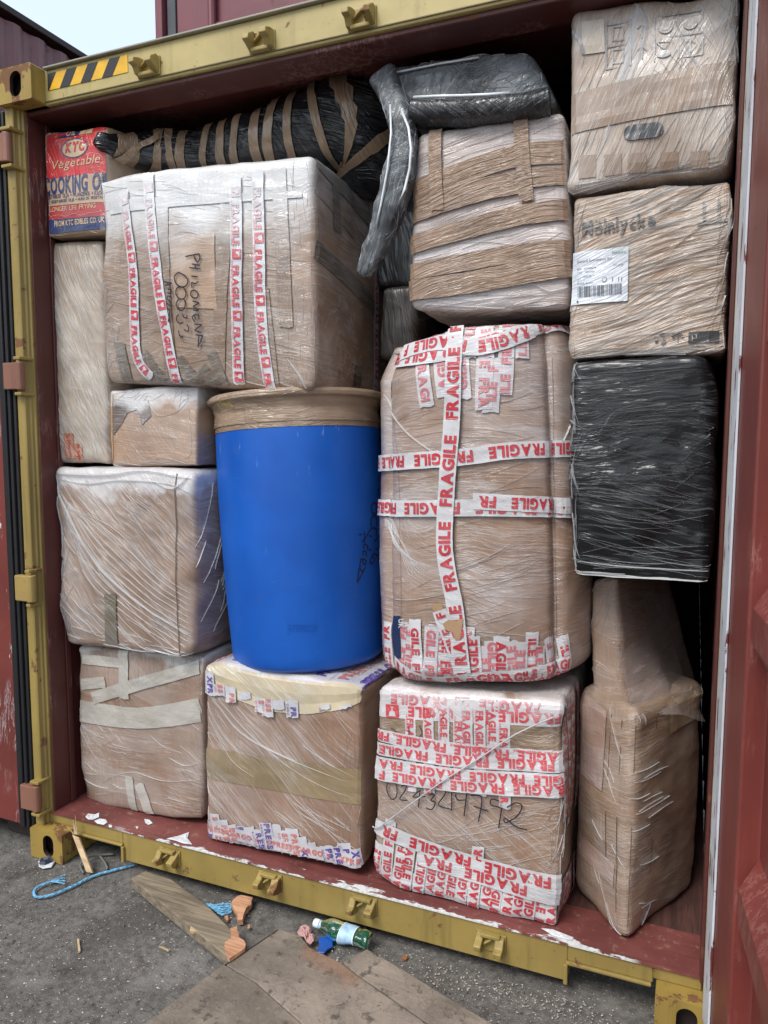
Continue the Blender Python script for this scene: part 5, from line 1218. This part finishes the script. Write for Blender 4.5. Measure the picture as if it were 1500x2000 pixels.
# ---- 4 long black bag roll with brown tape bands
Lf = Loft([P(186, 268, .115), P(214, 284, .155), P(262, 294, .25), P(320, 300, .33), P(400, 300, .38), P(520, 282, .40), P(620, 258, .42), P(690, 250, .44), P(745, 300, .52), P(752, 330, .62)],
          [.02, .035, .06, .085, .09, .12, .15, .16, .14, .09], [.02, .040, .055, .070, .075, .095, .125, .150, .16, .12], 2.5, seed=4, wob=.012, ns=90)
R4 = thing('bin_bag_roll', 'long black plastic bag roll banded with brown tape, on the largest carton', 'bag', Lf.path[40][0])
mBag = film('black_bag_plastic', (.008, .009, .012), 4, ((10, 40, 1), (60, 60, .6)), haze=.0, lines=.05, bump=1.6, rough=.25, coat=.7, spec=.3, milk=(.3, .3, .32), folds=2)
Lf.skin('bag', mBag, R4, m=150, n=44)
t4 = film('brown_tape4', (.29, .19, .115), 5, ((80, 60, 1), (60, 90, .5)), haze=.1, lines=.25, bump=1.2, rough=.3, coat=.7, milk=(.5, .42, .34), k=14)
R_ = random.Random(7); a = .055
for i, (s0, wd, tl) in enumerate([(.05, .07, .01), (.17, .045, .02), (.228, .030, -.015), (.27, .036, .015), (.365, .026, .035), (.42, .032, .02), (.475, .028, .045), (.54, .030, .03), (.585, .030, .055), (.645, .026, .04), (.73, .026, -.03), (.79, .022, -.06), (.87, .024, .06), (.95, .02, .02)]):
    Lf.skin('packing_tape', t4, R4, a0=s0*Lf.L, a1=s0*Lf.L+wd*Lf.L*.93, off=.0018+i*.0003, m=5, n=60, tilt=tl*.6, caps=False)
D = Dec(Lf)
try: D.pstroke([(225, 310), (262, 290), (308, 268)], .03, t4, .012, g=(.15, 0), smooth=4); D.build('packing_tape', R4)
except Exception: pass
# dark wrapped parcel in the gap behind the chair arm
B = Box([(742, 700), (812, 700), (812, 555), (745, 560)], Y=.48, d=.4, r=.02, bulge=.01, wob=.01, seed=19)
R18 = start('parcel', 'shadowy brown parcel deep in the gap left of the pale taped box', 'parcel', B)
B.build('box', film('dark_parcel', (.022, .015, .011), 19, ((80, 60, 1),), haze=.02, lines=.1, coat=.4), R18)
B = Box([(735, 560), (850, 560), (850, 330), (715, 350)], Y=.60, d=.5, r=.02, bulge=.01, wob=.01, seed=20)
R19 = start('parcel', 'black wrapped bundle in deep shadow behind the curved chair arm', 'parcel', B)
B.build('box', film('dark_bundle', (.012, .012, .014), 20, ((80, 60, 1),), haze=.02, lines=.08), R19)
# ================================================================ GROUND LITTER
mPl = wood('weathered_board', (.16, .13, .10), (.30, .25, .195), 1, 5, .9)
def sheetmat(name, seed):
    g = G(name); v = g.vm('ADD', g.obj, (seed, seed*2.0, 0)); mo = g.noise(v, 4, 6, .62); fi = g.noise(v, 90, 4, .7); sp = g.noise(v, 28, 5, .7)
    c = g.mix(g.step(mo, .3, .7), (.15, .125, .10), (.32, .265, .215)); c = g.mix(g.math('MULTIPLY', g.step(fi, .5, .75), .4), c, (.33, .28, .225))
    c = g.mix(g.math('MULTIPLY', g.step(sp, .55, .66), .75), c, (.055, .047, .04)); c = g.mix(g.math('MULTIPLY', g.step(g.noise(v, 3.1, 4), .58, .7), .5), c, (.30, .15, .085))
    c = g.mix(g.math('MULTIPLY', g.step(g.noise(g.vm('ADD', v, (3, 8, 0)), 1.7, 6, .65), .52, .62), .45), c, (.09, .078, .066))
    ck = g.math('SUBTRACT', 1.0, g.math('MULTIPLY', g.math('ABSOLUTE', g.math('SUBTRACT', g.noise(v, 3.3, 6, .6), .5)), 90.0), clamp=True); c = g.mix(g.math('MULTIPLY', ck, .3), c, (.05, .04, .032))
    gr = g.noise(g.scale(v, (8, 60, 20)), 1, 4, .6); c = g.mix(g.math('MULTIPLY', g.step(gr, .55, .7), .35), c, (.08, .066, .052))
    return g.out(Base_Color=c, Roughness=.9, Normal=g.bump(g.math('ADD', g.math('ADD', fi, sp), mo), .7, .004))
def slab(name, px, z0, z1, mat, label, cat, group=None):
    m = MB(); m.prism([PZ(x, y, z1) for x, y in px], (0, 0, z0-z1)); m.bevel(.003, 2)
    return tag(m.build(name, mat), label, cat, group)
slab('plywood_sheet', [(544, 1814), (440, 1880), (270, 2008), (60, 2160), (280, 2330), (640, 2040), (587, 1998), (499, 1920), (438, 1884)], .001, .026, sheetmat('ply1', 1), 'weathered plywood sheet lying on the ground, left of the long seam', 'plywood')
slab('plywood_sheet', [(546, 1814.5), (586, 1827), (605, 1850), (666, 1880), (700, 1907), (820, 1990), (1000, 2140), (860, 2400), (640, 2044), (589, 1997), (501, 1918), (442, 1884)], .001, .027, sheetmat('ply2', 5), 'largest weathered plywood sheet, its far corner pointing at the sill', 'plywood')
slab('plywood_sheet', [(717, 1853), (784, 1891), (870, 1945), (955, 1995), (1100, 2090), (1002, 2136), (822, 1988), (703, 1906), (668, 1879)], .001, .025, sheetmat('ply3', 9), 'narrow weathered plywood sheet beside the crushed green bottle', 'plywood')
# grey plank
pl = [(256, 1715), (284, 1701), (333, 1716), (405, 1768), (472, 1836), (447, 1870)]
m = MB(); m.prism([PZ(x, y, .040) for x, y in pl], (0, 0, -.037)); m.bevel(.003, 2)
tag(m.build('plank', wood('grey_plank', (.13, .105, .075), (.29, .235, .165), 0, 2, .85)), 'old grey plank lying under the sill, its end beneath the plywood', 'plank')
def chunk(name, px, z0, h, mat, label, cat, seed=1, group=None):
    m = MB(); m.prism([PZ(x, y, z0+h*.6) for x, y in px], (0, 0, -h*.6)); m.sub(2)
    for v in m.b.verts: v.co += noise.noise_vector(v.co*45+Vector((seed, 0, 0)))*h*.16; v.co.z = max(v.co.z, z0)
    return tag(m.build(name, mat), label, cat, group)
mBk = wood('fresh_split_wood', (.40, .19, .10), (.62, .36, .22), 0, 4, .8); mSp = wood('pale_split_wood', (.42, .29, .16), (.62, .46, .28), 0, 6, .8)
chunk('wood_chunk', [(455, 1755), (470, 1749), (492, 1752), (490, 1764), (480, 1774), (473, 1794), (464, 1795), (461, 1778), (450, 1765)], .002, .035, mBk, 'split orange wood chunk half under the sill beside frayed blue rope', 'wood', 1)
chunk('wood_chunk', [(450, 1812), (462, 1810), (466, 1828), (480, 1842), (478, 1852), (448, 1872), (438, 1855), (440, 1840), (452, 1832)], .031, .020, mBk, 'fresh orange wood chunk resting on the end of the grey plank', 'wood', 2)
chunk('wood_chip', [(437, 1786), (443, 1784), (446, 1796), (442, 1798)], .002, .012, mBk, 'tiny orange chip next to the frayed blue rope', 'wood', 3)
chunk('wood_chip', [(484, 1806), (489, 1805), (488, 1812), (484, 1812)], .002, .010, mBk, 'tiny orange chip to the right of the plank end', 'wood', 3)
chunk('wood_splinter', [(389, 1770), (393, 1772), (385, 1818), (372, 1820), (371, 1812)], .031, .014, mSp, 'pale pointed splinter lying across the middle of the grey plank', 'wood', 4)
chunk('wood_splinter', [(150, 1833), (154, 1834), (157, 1857), (153, 1858)], .001, .010, mSp, 'thin upright looking sliver alone on the asphalt at the left', 'wood', 5)
chunk('wood_splinter', [(310, 1847), (320, 1849), (331, 1855), (328, 1856)], .001, .008, mSp, 'small flat sliver on the asphalt left of the plywood', 'wood', 6)
chunk('dead_leaf', [(784, 1868), (790, 1865), (796, 1869), (793, 1874), (786, 1873)], .001, .008, plain('dead_leaf', (.30, .11, .04), .8), 'small orange dead leaf on the asphalt right of the bottle', 'leaf', 7)
# broken lath leaning on the sill
A, Bp = PZ(176, 1704, .012), P(147, 1630, .030)
d = (Bp-A); s_ = Vector((1, .1, 0)).normalized()*.014; n_ = d.cross(s_).normalized()*.010
m = MB(); top = Bp; q = [A-s_, A+s_, A+s_*1.0+d*.93, A-s_*.9+d*.99]
m.prism([q[0]-n_*.5, q[1]-n_*.5, q[2]-n_*.5, q[3]-n_*.5], n_)
m.prism([top+s_*.5-n_*.3, top-s_*.4-n_*.3, P(143, 1600, .03)], n_*.4); m.prism([top+s_*.9-n_*.3, top+s_*.3-n_*.3, P(146, 1590, .035)], n_*.4); m.prism([top-s_*.2, top-s_*.9, P(128, 1610, .02)], n_*.4)
m.bevel(.001, 1); tag(m.build('broken_lath', mSp), 'splintered pale lath leaning from the ground against the sill by the left notch', 'wood')
# blue ropes
mRo = plain('blue_rope', (.15, .40, .62), .6, var=.4, scale=90, bump=.6)
def rope(px, r, z, name, parent=None):
    path = cr([PZ(x, y, z) for x, y in px], 10); m = MB(); n = len(path); cum = 0; P3 = [[], [], []]
    for i, p in enumerate(path):
        d = (path[min(i+1, n-1)]-path[max(i-1, 0)]).normalized(); s = d.cross(Vector((0, 0, 1))).normalized(); cum += (path[i]-path[i-1]).length if i else 0
        for k in range(3): a = cum/.020*2.2+k*2.094; P3[k].append(p+s*math.cos(a)*r*.55+Vector((0, 0, 1))*math.sin(a)*r*.55)
    for k in range(3): m.tube(P3[k], r*.62, 6)
    return m.build(name, mRo, parent, smooth=True)
Ro = thing('rope', 'light blue rope looping out from under the sill near the left casting', 'rope', PZ(150, 1735, 0))
rope([(262, 1689), (220, 1700), (180, 1712), (140, 1732), (100, 1748), (72, 1752), (66, 1742), (74, 1732), (95, 1724), (110, 1718)], .0044, .010, 'rope_body', Ro)
for k in range(4): rope([(100, 1722), (112, 1717+k*2), (122, 1710+k*5), (127, 1709+k*6)], .0022, .008+.002*k, 'frayed_strand', Ro)
Ro2 = thing('rope', 'frayed blue rope end sticking out beside the split orange chunk', 'rope', PZ(425, 1772, 0))
for k in range(5): rope([(403, 1765), (418, 1768+k*2), (434, 1766+k*5), (452, 1766+k*3.5)], .0032, .006+.002*k, 'frayed_strand', Ro2)
# crushed green bottle
gb = G('green_bottle_plastic'); mG = gb.out(Base_Color=(.01, .22, .11), Roughness=.12, Transmission_Weight=.75, IOR=1.45, Alpha=1.0, Normal=gb.bump(gb.noise(gb.obj, 45, 3), .5, .004))
a, b = PZ(612, 1801, .03), PZ(722, 1838, .034); d = b-a; R20 = thing('plastic_bottle', 'crushed green plastic water bottle with blue and white label, half under the sill', 'bottle', (a.x, a.y, 0))
bl = Loft([a+d*t for t in (.10, .20, .32, .45, .60, .75, .90, 1.0)], [.012, .014, .026, .031, .030, .030, .030, .024], [.012, .014, .022, .024, .022, .024, .025, .02], 2.0, up=(0, 0, 1), seed=3, wob=.015, ns=60)
bl.skin('bottle_body', mG, R20, m=60, n=28)
m = MB(); m.tube([a+d*.02, a+d*.045, a+d*.12], [.0125, .014, .014], 20); m.bevel(.001, 1); m.build('cap', plain('white_cap', (.75, .78, .80), .4), R20)
m = MB(); m.tube([a+d*.13, a+d*.185], .0142, 20); m.build('neck_band', plain('pale_blue_band', (.35, .52, .72), .4), R20)
mLb = plain('bottle_label', (.36, .53, .72), .45, var=.25, scale=30)
bl.skin('label', mLb, R20, a0=bl.L*.50, a1=bl.L*.76, off=.002, m=12, n=40, caps=False)
D = Dec(bl); wl_ = plain('label_white_edge', (.7, .74, .78), .5)
bl.skin('label_edge', wl_, R20, a0=bl.L*.495, a1=bl.L*.51, off=.0026, m=2, n=40, caps=False); bl.skin('label_edge', wl_, R20, a0=bl.L*.75, a1=bl.L*.77, off=.0026, m=2, n=40, caps=False)
# blue plastic shard, pink crumpled paper
m = MB(); m.prism([PZ(x, y, .012) for x, y in [(622, 1829), (649, 1829), (650, 1848), (640, 1853), (633, 1861), (621, 1859), (619, 1855), (624, 1848)]], (0, 0, -.006)); m.bevel(.001, 1)
tag(m.build('plastic_shard', plain('blue_plastic_shard', (.008, .08, .38), .4)), 'flat bright blue plastic fragment between the plywood and the green bottle', 'plastic')
def crumple(name, px, mat, label, cat, amp=.012, z0=.004, seed=0):
    c = [sum(p[0] for p in px)/len(px), sum(p[1] for p in px)/len(px)]; V = []; F = []; n = len(px); Rr = random.Random(seed)
    rings = 5
    for r in range(rings):
        k = (r+1)/rings
        for x, y in px: p = PZ(c[0]+(x-c[0])*k, c[1]+(y-c[1])*k, z0); p.z += abs(noise.noise(p*55+Vector((seed, 0, 0))))*amp*2.2*(1 if r < rings-1 else .5)+Rr.uniform(0, amp*.3); V.append(p)
    V.append(PZ(c[0], c[1], z0+amp)); o = len(V)-1
    for i in range(n): F.append((o, i, (i+1) % n))
    for r in range(rings-1):
        for i in range(n): F.append((r*n+i, (r+1)*n+i, (r+1)*n+(i+1) % n, r*n+(i+1) % n))
    ob = mesh(name, V, F, mat); md = ob.modifiers.new('thickness', 'SOLIDIFY'); md.thickness = .0012
    return tag(ob, label, cat)
crumple('crumpled_paper', [(586, 1815), (596, 1812), (604, 1813), (609, 1820), (605, 1828), (614, 1832), (613, 1842), (606, 1848), (599, 1842), (594, 1834), (584, 1832), (581, 1824)], plain('pink_paper', (.52, .30, .29), .7, var=.2, scale=60), 'crumpled pink paper scrap on the edge of the largest plywood sheet', 'paper', .016, .010, 1)
crumple('litter_scrap', [(75, 1683), (92, 1681), (108, 1684), (100, 1695), (84, 1698), (76, 1694)], plain('white_scrap', (.55, .58, .60), .5), 'white scrap of litter on the ground under the left corner casting', 'litter', .006, .004, 2)
crumple('litter_scrap', [(80, 1678), (98, 1676), (104, 1684), (88, 1690), (76, 1688)], plain('navy_scrap', (.02, .03, .05), .4), 'dark navy scrap lying just behind the white one under the left casting', 'litter', .010, .010, 3)
# strap loop under the left notch
m = MB(); m.tube(cr([PZ(163, 1705, .01), PZ(157, 1690, .01), PZ(168, 1676, .02), PZ(195, 1670, .012), PZ(222, 1668, .01)], 6), .004, 8); m.tube(cr([PZ(195, 1672, .012), PZ(205, 1685, .01), PZ(210, 1697, .008)], 6), .004, 8)
tag(m.build('strap', plain('grey_strap', (.16, .16, .15), .7), smooth=True), 'grey plastic strap curled on the ground under the left notch', 'strap')
# paper scraps on the threshold
mPS = plain('paper_scrap_white', (.62, .65, .67), .7, var=.15, scale=40)
def scrap(px, label, seed, z=.1606): return crumple('paper_scrap', px, mPS, label, 'paper scrap', .003, z, seed) if True else None
for o in [scrap([(167, 1597), (172, 1590), (186, 1591), (194, 1589), (193, 1597), (182, 1602), (172, 1601)], 'ragged white scrap on the threshold just below the bottom left box', 1),
          scrap([(184, 1604), (194, 1600), (206, 1601), (210, 1607), (203, 1612), (190, 1609)], 'oblong white scrap beside the ragged one on the threshold at the left', 2),
          scrap([(282, 1601), (292, 1602), (298, 1609), (290, 1612), (284, 1608)], 'small white scrap alone on the threshold under the middle of the bottom left box', 3),
          scrap([(326, 1639), (350, 1633), (369, 1627), (366, 1638), (375, 1650), (358, 1648), (345, 1643)], 'large torn white triangle on the threshold edge between the two left bottom boxes', 4),
          scrap([(212, 1612), (219, 1612), (219, 1617), (213, 1617)], 'tiny square white scrap on the threshold near the left notch', 5),
          scrap([(265, 1615), (271, 1616), (268, 1621)], 'tiny pointed white scrap on the threshold at the left', 6),
          scrap([(1057, 1814), (1080, 1816), (1120, 1832), (1118, 1839), (1080, 1828)], 'peeling white strip on the threshold below the box with the handwritten number', 7)]: o['group'] = 'paper scraps on the threshold'
# wood shavings and grit: nobody could count them
def stuff(name, n, box, mat, sz, label, cat, seed, dense=None, thick=.35):
    Rr = random.Random(seed); V = []; F = []
    for _ in range(n):
        if dense and Rr.random() < .6: cx, cy, s = Rr.choice(dense); x, y = Rr.gauss(cx, s), Rr.gauss(cy, s*.5)
        else: x, y = Rr.uniform(box[0], box[1]), Rr.uniform(box[2], box[3])
        if y > .05: y = .05-Rr.random()*.1
        a = Rr.uniform(0, 6.28); L = Rr.uniform(*sz); W_ = L*Rr.uniform(.25, .8); h = L*thick; z = .002
        u = Vector((math.cos(a), math.sin(a), Rr.uniform(-.2, .3)))*L/2; v = Vector((-math.sin(a), math.cos(a), 0))*W_/2; c = Vector((x, y, z)); o = len(V)
        V += [c-u-v, c+u-v*.6, c+u+v, c-u*.8+v, c+Vector((0, 0, h))]; F += [(o, o+1, o+4), (o+1, o+2, o+4), (o+2, o+3, o+4), (o+3, o, o+4)]
    ob = mesh(name, V, F, mat); return tag(ob, label, cat, kind='stuff')
p_ = lambda x, y: (PZ(x, y, 0).x, PZ(x, y, 0).y, .09)
stuff('wood_shavings', 700, (.2, 2.3, -.8, .03), plain('shaving', (.48, .44, .37), .8), (.002, .007), 'pale wood shavings and flakes strewn over the asphalt', 'shavings', 1, [p_(1000, 1930), p_(930, 1925), p_(1100, 1950), p_(1150, 1985), p_(850, 1910), p_(690, 1868)], .12)
stuff('grit', 2600, (-.3, 2.3, -1.0, .03), plain('grit', (.12, .115, .105), .9, var=.6, scale=200), (.003, .009), 'loose grey grit on the asphalt', 'grit', 2, None, .4)
